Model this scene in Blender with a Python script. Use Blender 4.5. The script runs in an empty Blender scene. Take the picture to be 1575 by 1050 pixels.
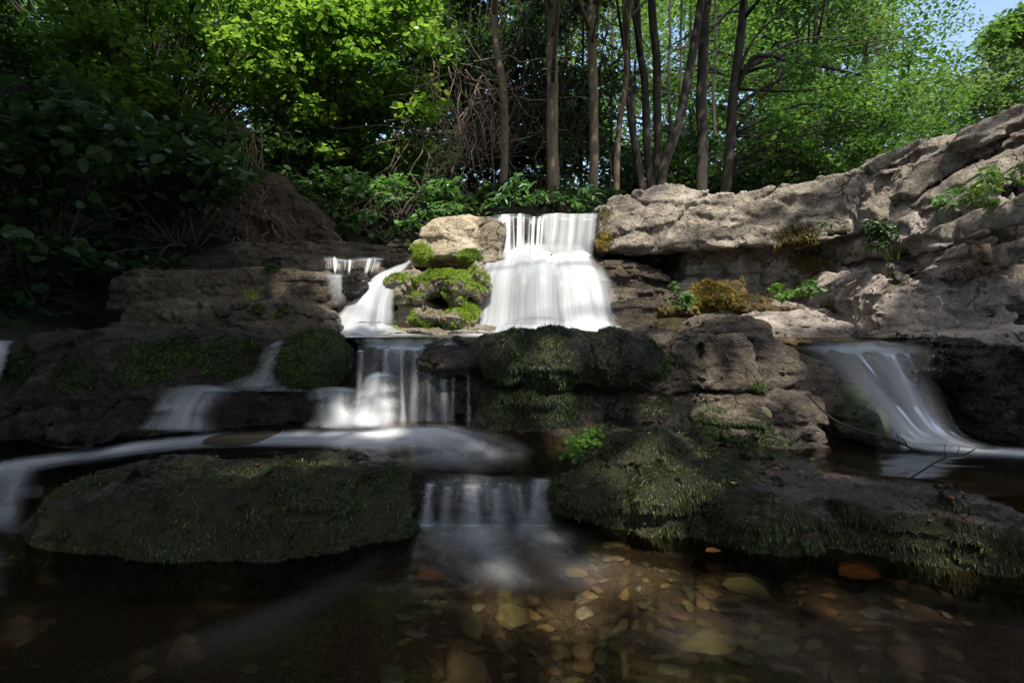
import bpy, math, random
import numpy as np
from concurrent.futures import ThreadPoolExecutor
from math import radians
from mathutils import Vector

# ------------------------------------------------------------------ camera, sky, sun, exposure
sc = bpy.context.scene
COL = sc.collection
F_PX, CX, HY, EYE = 875.0, 787.5, 505.0, 0.7      # lens in photo pixels, optical axis, eye level row, eye height

cd = bpy.data.cameras.new('camera')
cam = bpy.data.objects.new('camera', cd)
COL.objects.link(cam)
cd.sensor_width = 36.0
cd.lens = 20.0
cd.shift_y = -20.0 / 1575.0
cd.clip_start = 0.05
cd.clip_end = 600.0
cam.location = (0, 0, EYE)
cam.rotation_euler = (radians(90), 0, 0)
sc.camera = cam

SUN = Vector((0.10, -0.54, 0.83)).normalized()
w = bpy.data.worlds.new('World')
sc.world = w
w.use_nodes = True
wn = w.node_tree
sky = wn.nodes.new('ShaderNodeTexSky')
sky.sky_type = 'NISHITA'
sky.sun_disc = False
sky.sun_elevation = math.asin(SUN.z)
sky.sun_rotation = math.atan2(SUN.x, SUN.y)
sky.air_density = 1.0
sky.dust_density = 2.5
bg = wn.nodes['Background']
bg.inputs[1].default_value = 0.15
wn.links.new(sky.outputs[0], bg.inputs[0])

sl = bpy.data.lights.new('sun', 'SUN')
sl.energy = 3.5
sl.angle = radians(0.9)
sl.color = (1.0, 0.95, 0.86)
so = bpy.data.objects.new('sun', sl)
COL.objects.link(so)
so.location = (3, -8, 20)
so.rotation_euler = SUN.to_track_quat('Z', 'Y').to_euler()

sc.view_settings.view_transform = 'Standard'
sc.view_settings.look = 'None'
sc.view_settings.exposure = 1.2
sc.view_settings.gamma = 1.0
sc.view_settings.use_curve_mapping = False
sc.render.engine = 'CYCLES'
cy = sc.cycles
cy.max_bounces = 8
cy.diffuse_bounces = 3
cy.glossy_bounces = 3
cy.transmission_bounces = 5
cy.transparent_max_bounces = 24
cy.caustics_reflective = False
cy.caustics_refractive = False
cy.sample_clamp_indirect = 4.0
cy.use_denoising = True
try:
    cy.denoiser = 'OPENIMAGEDENOISE'
    cy.denoising_input_passes = 'RGB_ALBEDO_NORMAL'
except Exception:
    pass

# ------------------------------------------------------------------ helpers: numbers
def at(px, py, d):
    return np.array([(px - CX) / F_PX * d, d, EYE + (HY - py) / F_PX * d])

def sm(a, b, x):
    t = np.clip((x - a) / (b - a + 1e-12), 0, 1)
    return t * t * (3 - 2 * t)

def _hash(ix, iy, iz, seed):
    u = np.uint32
    h = ix.astype(np.int32).view(u)*u(374761393) + iy.astype(np.int32).view(u)*u(668265263) + iz.astype(np.int32).view(u)*u(3266489917) + u((seed*974711+12345) & 0xffffffff)
    h = (h ^ (h >> u(13)))*u(1274126177)
    h = (h ^ (h >> u(16)))*u(2246822519)
    return (h ^ (h >> u(15))).astype(np.float32)*np.float32(1/4294967295.0)

def vnoise(P, seed=0):
    P = np.asarray(P, dtype=np.float32)
    Fl = np.floor(P)
    I = Fl.astype(np.int32)
    t = P - Fl
    t = t * t * t * (t * (t * 6 - 15) + 10)
    x, y, z = I[:, 0], I[:, 1], I[:, 2]
    tx, ty, tz = t[:, 0], t[:, 1], t[:, 2]
    def hh(a, b, c): return _hash(x + a, y + b, z + c, seed)
    c00 = hh(0,0,0) * (1-tx) + hh(1,0,0) * tx
    c10 = hh(0,1,0) * (1-tx) + hh(1,1,0) * tx
    c01 = hh(0,0,1) * (1-tx) + hh(1,0,1) * tx
    c11 = hh(0,1,1) * (1-tx) + hh(1,1,1) * tx
    return ((c00 * (1-ty) + c10 * ty) * (1-tz) + (c01 * (1-ty) + c11 * ty) * tz) * 2 - 1

def fbm(P, octs=3, seed=0, gain=0.5):
    s, a, n = 0.0, 1.0, 0.0
    P = np.asarray(P, dtype=np.float32)
    for o in range(octs):
        s = s + a * vnoise(P, seed + o * 17)
        n += a
        a *= gain
        P = P * 2.03 + 7.31
    return s / n

def worley(P, seed=0, offs=False):
    P = np.asarray(P, dtype=np.float32)
    I = np.floor(P).astype(np.int32)
    f1 = np.full(len(P), 9.0, np.float32); f2 = f1.copy(); cid = np.zeros(len(P), np.float32); D = np.zeros((len(P), 3), np.float32) if offs else None
    for a in (-1, 0, 1):
        for b in (-1, 0, 1):
            for c in (-1, 0, 1):
                x, y, z = I[:,0]+a, I[:,1]+b, I[:,2]+c
                hx, hy, hz = _hash(x,y,z,seed+1), _hash(x,y,z,seed+2), _hash(x,y,z,seed+3)
                d = np.sqrt((x+hx-P[:,0])**2 + (y+hy-P[:,1])**2 + (z+hz-P[:,2])**2).astype(np.float32)
                near = d < f1
                f2 = np.where(near, f1, np.minimum(f2, d))
                cid = np.where(near, hx, cid)
                if offs: D[near] = np.stack([P[:,0]-x-hx, P[:,1]-y-hy, P[:,2]-z-hz], 1)[near]
                f1 = np.where(near, d, f1)
    return (f1, f2, cid, D) if offs else (f1, f2, cid)

def catmull(pts, n):
    pts = np.asarray(pts, float)
    k = len(pts)
    if k == 2:
        t = np.linspace(0, 1, n)[:, None]
        return pts[0] * (1-t) + pts[1] * t
    ext = np.vstack([2*pts[0]-pts[1], pts, 2*pts[-1]-pts[-2]])
    u = np.linspace(0, k-1-1e-9, n)
    i = u.astype(int); t = (u - i)[:, None]
    p0, p1, p2, p3 = ext[i], ext[i+1], ext[i+2], ext[i+3]
    return 0.5*((2*p1) + (-p0+p2)*t + (2*p0-5*p1+4*p2-p3)*t*t + (-p0+3*p1-3*p2+p3)*t**3)

# ------------------------------------------------------------------ helpers: objects
def tag(o, label=None, cat=None, group=None, kind=None):
    if label: o['label'] = label
    if cat: o['category'] = cat
    if group: o['group'] = group
    if kind: o['kind'] = kind
    return o

def mesh_np(name, V, faces, attrs=None, smooth=True):
    """V (n,3); faces: list of int arrays (m,k)."""
    me = bpy.data.meshes.new(name)
    V = np.ascontiguousarray(V, dtype=np.float32)
    me.vertices.add(len(V))
    me.vertices.foreach_set('co', V.ravel())
    faces = [np.asarray(f, dtype=np.int32) for f in faces if len(f)]
    nl = sum(f.size for f in faces); npol = sum(len(f) for f in faces)
    me.loops.add(nl); me.polygons.add(npol)
    me.loops.foreach_set('vertex_index', np.concatenate([f.ravel() for f in faces]))
    tot = np.concatenate([np.full(len(f), f.shape[1], np.int32) for f in faces])
    st = np.zeros(npol, np.int32); st[1:] = np.cumsum(tot)[:-1]
    me.polygons.foreach_set('loop_start', st)
    try: me.polygons.foreach_set('loop_total', tot)
    except Exception: pass
    me.polygons.foreach_set('use_smooth', np.full(npol, smooth, dtype=bool))
    for k, a in (attrs or {}).items():
        a = np.asarray(a, dtype=np.float32)
        if a.ndim == 1:
            at_ = me.attributes.new(k, 'FLOAT', 'POINT'); at_.data.foreach_set('value', a)
        else:
            at_ = me.attributes.new(k, 'FLOAT_VECTOR', 'POINT'); at_.data.foreach_set('vector', a.ravel())
    me.update(calc_edges=True)
    me.validate()
    return me

def link(name, me, mat=None, parent=None, loc=None):
    o = bpy.data.objects.new(name, me)
    COL.objects.link(o)
    if mat is not None and me is not None and not me.materials: me.materials.append(mat)
    if parent is not None: o.parent = parent
    if loc is not None: o.location = loc
    return o

def add(name, V, faces, mat, parent=None, attrs=None, smooth=True, base=True):
    """A mesh object whose origin sits at its base (or at its parent's origin)."""
    V = np.asarray(V, float)
    if parent is not None:
        off = np.array(parent.matrix_basis.translation)
        p = parent.parent
        while p is not None:
            off = off + np.array(p.matrix_basis.translation); p = p.parent
        return link(name, mesh_np(name, V - off, faces, attrs, smooth), mat, parent)
    loc = np.array([V[:,0].mean(), V[:,1].mean(), V[:,2].min()]) if base else np.zeros(3)
    return link(name, mesh_np(name, V - loc, faces, attrs, smooth), mat, None, tuple(loc))

def empty(name, loc):
    o = bpy.data.objects.new(name, None)
    COL.objects.link(o); o.location = tuple(loc)
    return o

# ------------------------------------------------------------------ helpers: materials
def nt(name):
    m = bpy.data.materials.new(name)
    m.use_nodes = True
    t = m.node_tree
    for n in list(t.nodes): t.nodes.remove(n)
    out = t.nodes.new('ShaderNodeOutputMaterial')
    return m, t, out

class G:
    """tiny node-graph writer"""
    def __init__(s, t): s.t = t
    def n(s, typ, ins=None, **kw):
        nd = s.t.nodes.new(typ)
        for k, v in kw.items(): setattr(nd, k, v)
        for k, v in (ins or {}).items():
            if isinstance(v, bpy.types.NodeSocket): s.t.links.new(v, nd.inputs[k])
            else: nd.inputs[k].default_value = v
        return nd
    def attr(s, name, out='Fac'): return s.n('ShaderNodeAttribute', attribute_name=name).outputs[out]
    def math(s, op, a, b=0.0, c=None, clamp=False):
        ins = {0: a, 1: b}
        if c is not None: ins[2] = c
        return s.n('ShaderNodeMath', ins, operation=op, use_clamp=clamp).outputs[0]
    def noise(s, vec, scale, detail=4.0, rough=0.55, dist=0.0, out='Fac'):
        return s.n('ShaderNodeTexNoise', {'Vector': vec, 'Scale': scale, 'Detail': detail, 'Roughness': rough, 'Distortion': dist}).outputs[out]
    def ramp(s, fac, stops, interp='LINEAR'):
        nd = s.n('ShaderNodeValToRGB', {'Fac': fac})
        cr = nd.color_ramp; cr.interpolation = interp
        while len(cr.elements) < len(stops): cr.elements.new(0.5)
        for e, (p, c) in zip(cr.elements, stops):
            e.position = p
            e.color = (*c, 1) if isinstance(c, (tuple, list)) else (c, c, c, 1)
        return nd.outputs[0]
    def mix(s, fac, a, b, blend='MIX'):
        nd = s.n('ShaderNodeMix', data_type='RGBA', blend_type=blend)
        for k, v in ((0, fac), (6, a), (7, b)):
            if isinstance(v, bpy.types.NodeSocket): s.t.links.new(v, nd.inputs[k])
            else: nd.inputs[k].default_value = (*v, 1) if isinstance(v, (tuple, list)) and len(v) == 3 else v
        return nd.outputs[2]
    def mapr(s, v, a, b, c, d):
        return s.n('ShaderNodeMapRange', {0: v, 1: a, 2: b, 3: c, 4: d}, clamp=True).outputs[0]
    def scale(s, vec, sv):
        return s.n('ShaderNodeVectorMath', {0: vec, 1: sv}, operation='MULTIPLY').outputs[0]

def rock_mat(name, c_dark, c_mid, c_light, moss=((0.02,0.035,0.008),(0.07,0.11,0.02)), rough=0.85, wet_rough=0.25, wet_dark=0.45, lichen=(0.05,0.047,0.042), lich=0.5, bump=0.6, strata=0.5, frac=1.0):
    m, t, out = nt(name); g = G(t)
    P = g.n('ShaderNodeNewGeometry').outputs['Position']
    n1 = g.noise(P, 2.3, 7, 0.62, 0.6)
    n2 = g.noise(P, 11, 7, 0.7)
    n3 = g.noise(P, 55, 5, 0.7)
    lay = g.noise(g.scale(P, (1.5, 1.5, 22.0)), 1.0, 5, 0.6, 1.2)
    f = g.math('MULTIPLY_ADD', n2, 0.55, g.math('MULTIPLY', n1, 0.6))
    f = g.math('MULTIPLY_ADD', lay, strata * 0.5, g.math('MULTIPLY_ADD', n3, 0.6, f))
    cen = 0.875 + 0.25*strata
    f = g.mapr(f, cen-0.19, cen+0.19, 0, 1)
    col = g.ramp(f, [(0.0, c_dark), (0.45, c_mid), (1.0, c_light)])
    # dark lichen / water stains with their own vertical shapes
    st = g.noise(g.scale(P, (5.0, 5.0, 1.3)), 1.0, 6, 0.68, 0.4)
    stf = g.mapr(st, 0.5, 0.66, 0, lich)
    col = g.mix(stf, col, lichen)
    sp = g.noise(P, 30, 4, 0.8)
    col = g.mix(g.mapr(sp, 0.62, 0.72, 0, 0.6), col, g.mix(1.0, col, (0.35,0.32,0.28), 'MULTIPLY'))
    # thin dirty fractures
    fd = g.n('ShaderNodeVectorMath', {0: g.noise(P, 5.0, 3, 0.6, out='Color'), 1: (0.35,0.35,0.35), 2: P}, operation='MULTIPLY_ADD').outputs[0]
    vd = g.n('ShaderNodeTexVoronoi', {'Vector': g.scale(fd, (2.2,2.2,3.6)), 'Scale': 1.0}, feature='DISTANCE_TO_EDGE').outputs['Distance']
    fr = g.math('MULTIPLY', g.mapr(vd, 0.0, 0.022, 1, 0), g.mapr(g.noise(P, 3.0, 3, 0.6), 0.47, 0.6, 0, frac))
    vd2 = g.n('ShaderNodeTexVoronoi', {'Vector': g.scale(fd, (6.5,6.5,11.0)), 'Scale': 1.0}, feature='DISTANCE_TO_EDGE').outputs['Distance']
    fr2 = g.math('MULTIPLY', g.mapr(vd2, 0.0, 0.03, 1, 0), g.mapr(g.noise(P, 4.1, 3, 0.6), 0.5, 0.62, 0, frac*0.8))
    fr = g.math('MAXIMUM', fr, fr2)
    col = g.mix(g.math('MULTIPLY', fr, 0.85), col, (0.018,0.014,0.011))
    # wetness
    wet = g.attr('wet')
    col = g.mix(wet, col, g.mix(1.0, col, (wet_dark, wet_dark, wet_dark), 'MULTIPLY'))
    # moss
    mo = g.attr('moss')
    mn = g.math('MULTIPLY_ADD', g.noise(P, 9, 5, 0.7), 0.5, g.math('MULTIPLY', g.noise(P, 30, 6, 0.78), 0.5))
    mf = g.mapr(g.math('ADD', mo, g.math('MULTIPLY', g.math('SUBTRACT', mn, 0.5), 3.0)), 0.36, 0.62, 0, 1)
    mf = g.math('MULTIPLY', mf, g.mapr(mo, 0.02, 0.2, 0, 1))
    mcol = g.ramp(g.mapr(g.noise(P, 14, 6, 0.75), 0.36, 0.66, 0, 1), [(0, moss[0]), (1, moss[1])])
    mcol = g.mix(g.mapr(g.noise(P, 7, 4, 0.6), 0.52, 0.68, 0, 0.5), mcol, (0.06, 0.045, 0.015))
    col = g.mix(mf, col, mcol)
    r = g.math('ADD', g.math('MULTIPLY', wet, wet_rough - rough), rough)
    r = g.math('ADD', r, g.math('MULTIPLY', g.math('SUBTRACT', n3, 0.5), 0.3))
    r = g.math('MAXIMUM', r, g.math('MULTIPLY', mf, 0.9))
    fine = g.noise(P, 130, 4, 0.7)
    hgt = g.math('MULTIPLY_ADD', n3, 0.6, g.math('MULTIPLY', fine, 0.35))
    hgt = g.math('MULTIPLY_ADD', lay, 0.5*strata, hgt)
    hgt = g.math('MULTIPLY_ADD', n2, 1.2, hgt)
    hgt = g.math('ADD', hgt, g.math('MULTIPLY', mf, g.math('MULTIPLY', g.noise(P, 190, 3, 0.7), 1.3)))
    hgt = g.math('SUBTRACT', hgt, g.math('MULTIPLY', fr, 0.8))
    b = g.n('ShaderNodeBump', {'Strength': min(1.0, bump+.15), 'Distance': 0.05, 'Height': hgt}).outputs[0]
    bs = g.n('ShaderNodeBsdfPrincipled', {'Base Color': col, 'Roughness': r, 'Normal': b, 'Specular IOR Level': 0.5})
    t.links.new(bs.outputs[0], out.inputs[0])
    return m

def leaf_mat(name, dark, light, trans=0.45, gloss=0.4, tr_col=None):
    m, t, out = nt(name); g = G(t)
    tone = g.attr('tone')
    col = g.mix(tone, dark, light)
    tc = g.mix(tone, tr_col[0], tr_col[1]) if tr_col else g.mix(1.0, col, (1.5, 1.9, 0.7), 'MULTIPLY')
    bs = g.n('ShaderNodeBsdfPrincipled', {'Base Color': col, 'Roughness': gloss, 'Specular IOR Level': 0.45})
    tl = g.n('ShaderNodeBsdfTranslucent', {'Color': tc})
    mx = g.n('ShaderNodeMixShader', {0: trans, 1: bs.outputs[0], 2: tl.outputs[0]})
    t.links.new(mx.outputs[0], out.inputs[0])
    return m

def bark_mat(name, a, b, moss=None, scale=1.0):
    m, t, out = nt(name); g = G(t)
    P = g.n('ShaderNodeNewGeometry').outputs['Position']
    n = g.noise(g.scale(P, (22*scale, 22*scale, 4*scale)), 1.0, 7, 0.7, 0.5)
    n2 = g.noise(P, 5*scale, 5, 0.6)
    col = g.ramp(g.mapr(g.math('MULTIPLY_ADD', n2, 0.5, g.math('MULTIPLY', n, 0.6)), 0.35, 0.75, 0, 1), [(0, a), (1, b)])
    if moss: col = g.mix(g.mapr(g.noise(P, 3.2, 4, 0.6), 0.5, 0.62, 0, 0.8), col, moss)
    bp = g.n('ShaderNodeBump', {'Strength': 0.8, 'Distance': 0.02, 'Height': n}).outputs[0]
    bs = g.n('ShaderNodeBsdfPrincipled', {'Base Color': col, 'Roughness': 0.9, 'Normal': bp})
    t.links.new(bs.outputs[0], out.inputs[0])
    return m

def strand_mat(name, stops, rough=0.5, trans=0.25):
    m, t, out = nt(name); g = G(t)
    col = g.ramp(g.attr('tone'), stops)
    bs = g.n('ShaderNodeBsdfPrincipled', {'Base Color': col, 'Roughness': rough, 'Specular IOR Level': 0.4})
    tl = g.n('ShaderNodeBsdfTranslucent', {'Color': col})
    mx = g.n('ShaderNodeMixShader', {0: trans, 1: bs.outputs[0], 2: tl.outputs[0]})
    t.links.new(mx.outputs[0], out.inputs[0])
    return m

def veil_mat(name, white=(0.86,0.88,0.9), su=28.0, sv=1.6, con=0.6, top=0.97, trans=0.45, film=True, sharp=False):
    """silky falling water: streaks run along the flow; where thin, one sees through"""
    m, t, out = nt(name); g = G(t)
    fl = g.attr('flow', 'Vector')
    a = g.attr('alpha')
    n1 = g.noise(g.scale(fl, (su, sv, 1)), 1.0, 3, 0.5)
    n2 = g.noise(g.scale(fl, (su*0.3, sv*0.7, 1)), 1.0, 2, 0.5)
    s = g.math('MULTIPLY_ADD', n1, 0.5, g.math('MULTIPLY', n2, 0.5))
    if sharp:
        x = g.math('ADD', a, g.math('MULTIPLY', g.math('SUBTRACT', s, 0.5), 4.0))
        A = g.math('MULTIPLY', g.n('ShaderNodeMapRange', {0: x, 1: 0.3, 2: 0.75, 3: 0, 4: top}, interpolation_type='SMOOTHSTEP').outputs[0], g.mapr(a, 0, 0.3, 0, 1))
    else:
        k = g.mapr(s, 0.33, 0.67, 1-con, 1+con)
        A = g.math('MINIMUM', g.math('MULTIPLY', g.math('MULTIPLY', a, k), 1.0), top)
    gn = g.n('ShaderNodeNewGeometry').outputs['Normal']
    up = g.n('ShaderNodeVectorMath', {0: g.n('ShaderNodeVectorMath', {0: gn, 1: (0.45,0.45,0.45)}, operation='MULTIPLY').outputs[0], 1: (0.05,-0.35,0.6)}, operation='ADD').outputs[0]
    up = g.n('ShaderNodeVectorMath', {0: up}, operation='NORMALIZE').outputs[0]
    wc = g.mix(g.mapr(s, .36, .6, 0, 1), tuple(c*.62 for c in white), white)
    d = g.n('ShaderNodeBsdfDiffuse', {'Color': wc, 'Normal': up})
    tl = g.n('ShaderNodeBsdfTranslucent', {'Color': wc})
    dm = g.n('ShaderNodeMixShader', {0: trans, 1: d.outputs[0], 2: tl.outputs[0]})
    tp = g.n('ShaderNodeBsdfTransparent', {'Color': (1,1,1,1)})
    cl = tp
    if film:
        gl = g.n('ShaderNodeBsdfGlossy', {'Color': (1,1,1,1), 'Roughness': 0.3})
        fr = g.math('MULTIPLY', g.n('ShaderNodeFresnel', {'IOR': 1.25}).outputs[0], g.mapr(a, 0.0, 0.35, 0, 0.7))
        cl = g.n('ShaderNodeMixShader', {0: fr, 1: tp.outputs[0], 2: gl.outputs[0]})
    mx = g.n('ShaderNodeMixShader', {0: A, 1: cl.outputs[0], 2: dm.outputs[0]})
    t.links.new(mx.outputs[0], out.inputs[0])
    return m

def water_mat(name, tint=(0.72,0.66,0.52), rough=0.12, foam=0.0, wave=(1.2, 5.0), bump=0.12, blur=0.35):
    m, t, out = nt(name); g = G(t)
    P = g.n('ShaderNodeNewGeometry').outputs['Position']
    n = g.noise(g.scale(P, (wave[0], wave[1], 1)), 1.0, 3, 0.5, 0.6)
    bp = g.n('ShaderNodeBump', {'Strength': bump, 'Distance': 0.08, 'Height': n}).outputs[0]
    tp = g.n('ShaderNodeBsdfTransparent', {'Color': (*tint, 1)})
    rf = g.n('ShaderNodeBsdfRefraction', {'Color': (*tint, 1), 'Roughness': 0.22, 'IOR': 1.12, 'Normal': bp})
    th = g.n('ShaderNodeMixShader', {0: blur, 1: tp.outputs[0], 2: rf.outputs[0]})
    gl = g.n('ShaderNodeBsdfGlossy', {'Color': (0.9,0.93,1,1), 'Roughness': rough, 'Normal': bp})
    fr = g.n('ShaderNodeFresnel', {'IOR': 1.33, 'Normal': bp}).outputs[0]
    mx = g.n('ShaderNodeMixShader', {0: fr, 1: th.outputs[0], 2: gl.outputs[0]})
    t.links.new(mx.outputs[0], out.inputs[0])
    return m

# ------------------------------------------------------------------ rocks: distance fields turned into meshes
def poly_sdf(X, Z, pts):
    d = np.full(X.shape, 1e9); s = np.ones(X.shape)
    n = len(pts)
    for i in range(n):
        ax, az = pts[i]; bx, bz = pts[i-1]
        ex, ez = bx-ax, bz-az
        wx, wz = X-ax, Z-az
        h = np.clip((wx*ex+wz*ez)/(ex*ex+ez*ez+1e-12), 0, 1)
        d = np.minimum(d, (wx-ex*h)**2 + (wz-ez*h)**2)
        c1 = Z >= az; c2 = Z < bz; c3 = ex*wz > ez*wx
        flip = (c1 & c2 & c3) | (~c1 & ~c2 & ~c3)
        s = np.where(flip, -s, s)
    return s*np.sqrt(d)

class Slab:
    """outline seen from the front (photo pixels on a plane whose depth goes from dl at its left end to dr at its right end), given real thickness"""
    def __init__(s, pts, dl, dr=None, th=0.5, r=0.03, lean=0.0, top=0.0):
        dr = dl if dr is None else dr
        p = np.array(pts, float); l, rr = p[:,0].min(), p[:,0].max()
        x1, x2 = (l-CX)/F_PX*dl, (rr-CX)/F_PX*dr
        s.b = (dr-dl)/(x2-x1); s.a = dl - s.b*x1
        k = (p[:,0]-CX)/F_PX
        d = s.a/(1-s.b*k)
        s.pts = np.stack([k*d, EYE+(HY-p[:,1])/F_PX*d], 1)
        s.th, s.r, s.lean, s.top = th, r, lean, top
        s.z0 = s.pts[:,1].min()
        lo = s.pts.min(0); hi = s.pts.max(0)
        ys = [s.a+s.b*lo[0], s.a+s.b*hi[0]]
        ex = abs(lean)*(hi[1]-lo[1])
        s.lo = np.array([lo[0], min(ys)-ex, lo[1]-abs(top)*th]); s.hi = np.array([hi[0], max(ys)+th+ex, hi[1]+abs(top)*th])
        s.cs = 1/math.sqrt(1+s.b*s.b+lean*lean)
    def d(s, P):
        t = (P[:,1] - (s.a+s.b*P[:,0]) - s.lean*(P[:,2]-s.z0))
        Z = P[:,2] - s.top*np.maximum(t, 0)
        d2 = poly_sdf(P[:,0], Z, s.pts) + s.r
        dy = (np.abs(t-s.th/2) - s.th/2)*s.cs + s.r
        return np.minimum(np.maximum(d2, dy), 0) + np.hypot(np.maximum(d2, 0), np.maximum(dy, 0)) - s.r

def joint(pts, d, w=5, depth=.12):
    """an open crack: a thin wedge along a line of photo points"""
    p = np.array(pts, float); T = np.gradient(p, axis=0); T /= np.linalg.norm(T, axis=1, keepdims=True)
    Nn = np.stack([-T[:,1], T[:,0]], 1)*np.linspace(1, .3, len(p))[:,None]*w*.5
    return Slab(list(map(tuple, np.vstack([p+Nn, (p-Nn)[::-1]]))), d[0]-.3, d[1]-.3, th=.3+depth, r=.001)

class Egg:
    def __init__(s, px, py, d, rx, ry, rz, rot=0.0):
        s.c = at(px, py, d); s.R = np.array([rx, ry, rz]); s.rot = rot
        m = max(rx, rz) if rot else None
        e = np.array([m or rx, ry, m or rz])
        s.lo, s.hi = s.c-e, s.c+e
    def d(s, P):
        q = P - s.c
        if s.rot:
            c, n = math.cos(s.rot), math.sin(s.rot)
            q = np.stack([q[:,0]*c+q[:,2]*n, q[:,1], -q[:,0]*n+q[:,2]*c], 1)
        k0 = np.linalg.norm(q/s.R, axis=1); k1 = np.linalg.norm(q/(s.R*s.R), axis=1)
        return k0*(k0-1)/(k1+1e-9)

def smin(a, b, k):
    if k <= 0: return np.minimum(a, b)
    h = np.clip(0.5+0.5*(b-a)/k, 0, 1)
    return b*(1-h)+a*h-k*h*(1-h)

def surface_nets(Fv, org, vox):
    nx, ny, nz = Fv.shape
    S = Fv < 0
    c = [(i,j,k) for i in (0,1) for j in (0,1) for k in (0,1)]
    def sub(A, i, j, k): return A[i:nx-1+i, j:ny-1+j, k:nz-1+k]
    cnt = np.zeros((nx-1, ny-1, nz-1), np.int8)
    for q in c: cnt += sub(S, *q)
    act = (cnt > 0) & (cnt < 8)
    idx = np.full(act.shape, -1, np.int64)
    I = np.argwhere(act)
    idx[act] = np.arange(len(I))
    val = {q: Fv[I[:,0]+q[0], I[:,1]+q[1], I[:,2]+q[2]] for q in c}
    acc = np.zeros((len(I), 3)); n = np.zeros(len(I))
    for q in c:
        for ax in range(3):
            if q[ax] == 0:
                q2 = list(q); q2[ax] = 1; q2 = tuple(q2)
                a, b = val[q], val[q2]
                cr = (a < 0) != (b < 0)
                t = np.where(cr, a/(a-b+1e-20*(a==b)), 0)
                p = np.tile(np.array(q, float), (len(I), 1)); p[:, ax] = t
                acc[cr] += p[cr]; n[cr] += 1
    V = (I + acc/n[:, None])*vox + org
    Q = []
    for ax in range(3):
        A = [slice(None)]*3; B = [slice(None)]*3
        A[ax] = slice(0, -1); B[ax] = slice(1, None)
        s0, s1 = S[tuple(A)], S[tuple(B)]
        E = np.argwhere(s0 != s1)
        o1, o2 = [(1,2),(2,0),(0,1)][ax]
        E = E[(E[:,o1] > 0) & (E[:,o2] > 0) & (E[:,o1] < Fv.shape[o1]-1) & (E[:,o2] < Fv.shape[o2]-1)]
        def cell(d1, d2):
            e = E.copy(); e[:,o1] -= d1; e[:,o2] -= d2
            return idx[e[:,0], e[:,1], e[:,2]]
        q = np.stack([cell(1,1), cell(0,1), cell(0,0), cell(1,0)], 1)
        inside0 = s0[tuple(E.T)]
        q[~inside0] = q[~inside0][:, ::-1]
        Q.append(q)
    Q = np.vstack(Q)
    Q = Q[(Q >= 0).all(1)]
    return V, Q

def vert_normals(V, Q):
    n = np.cross(V[Q[:,2]]-V[Q[:,0]], V[Q[:,3]]-V[Q[:,1]])
    i = Q.ravel()
    N = np.stack([np.bincount(i, np.repeat(n[:,k], 4), len(V)) for k in range(3)], 1)
    return N/(np.linalg.norm(N, axis=1, keepdims=True)+1e-12)

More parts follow.
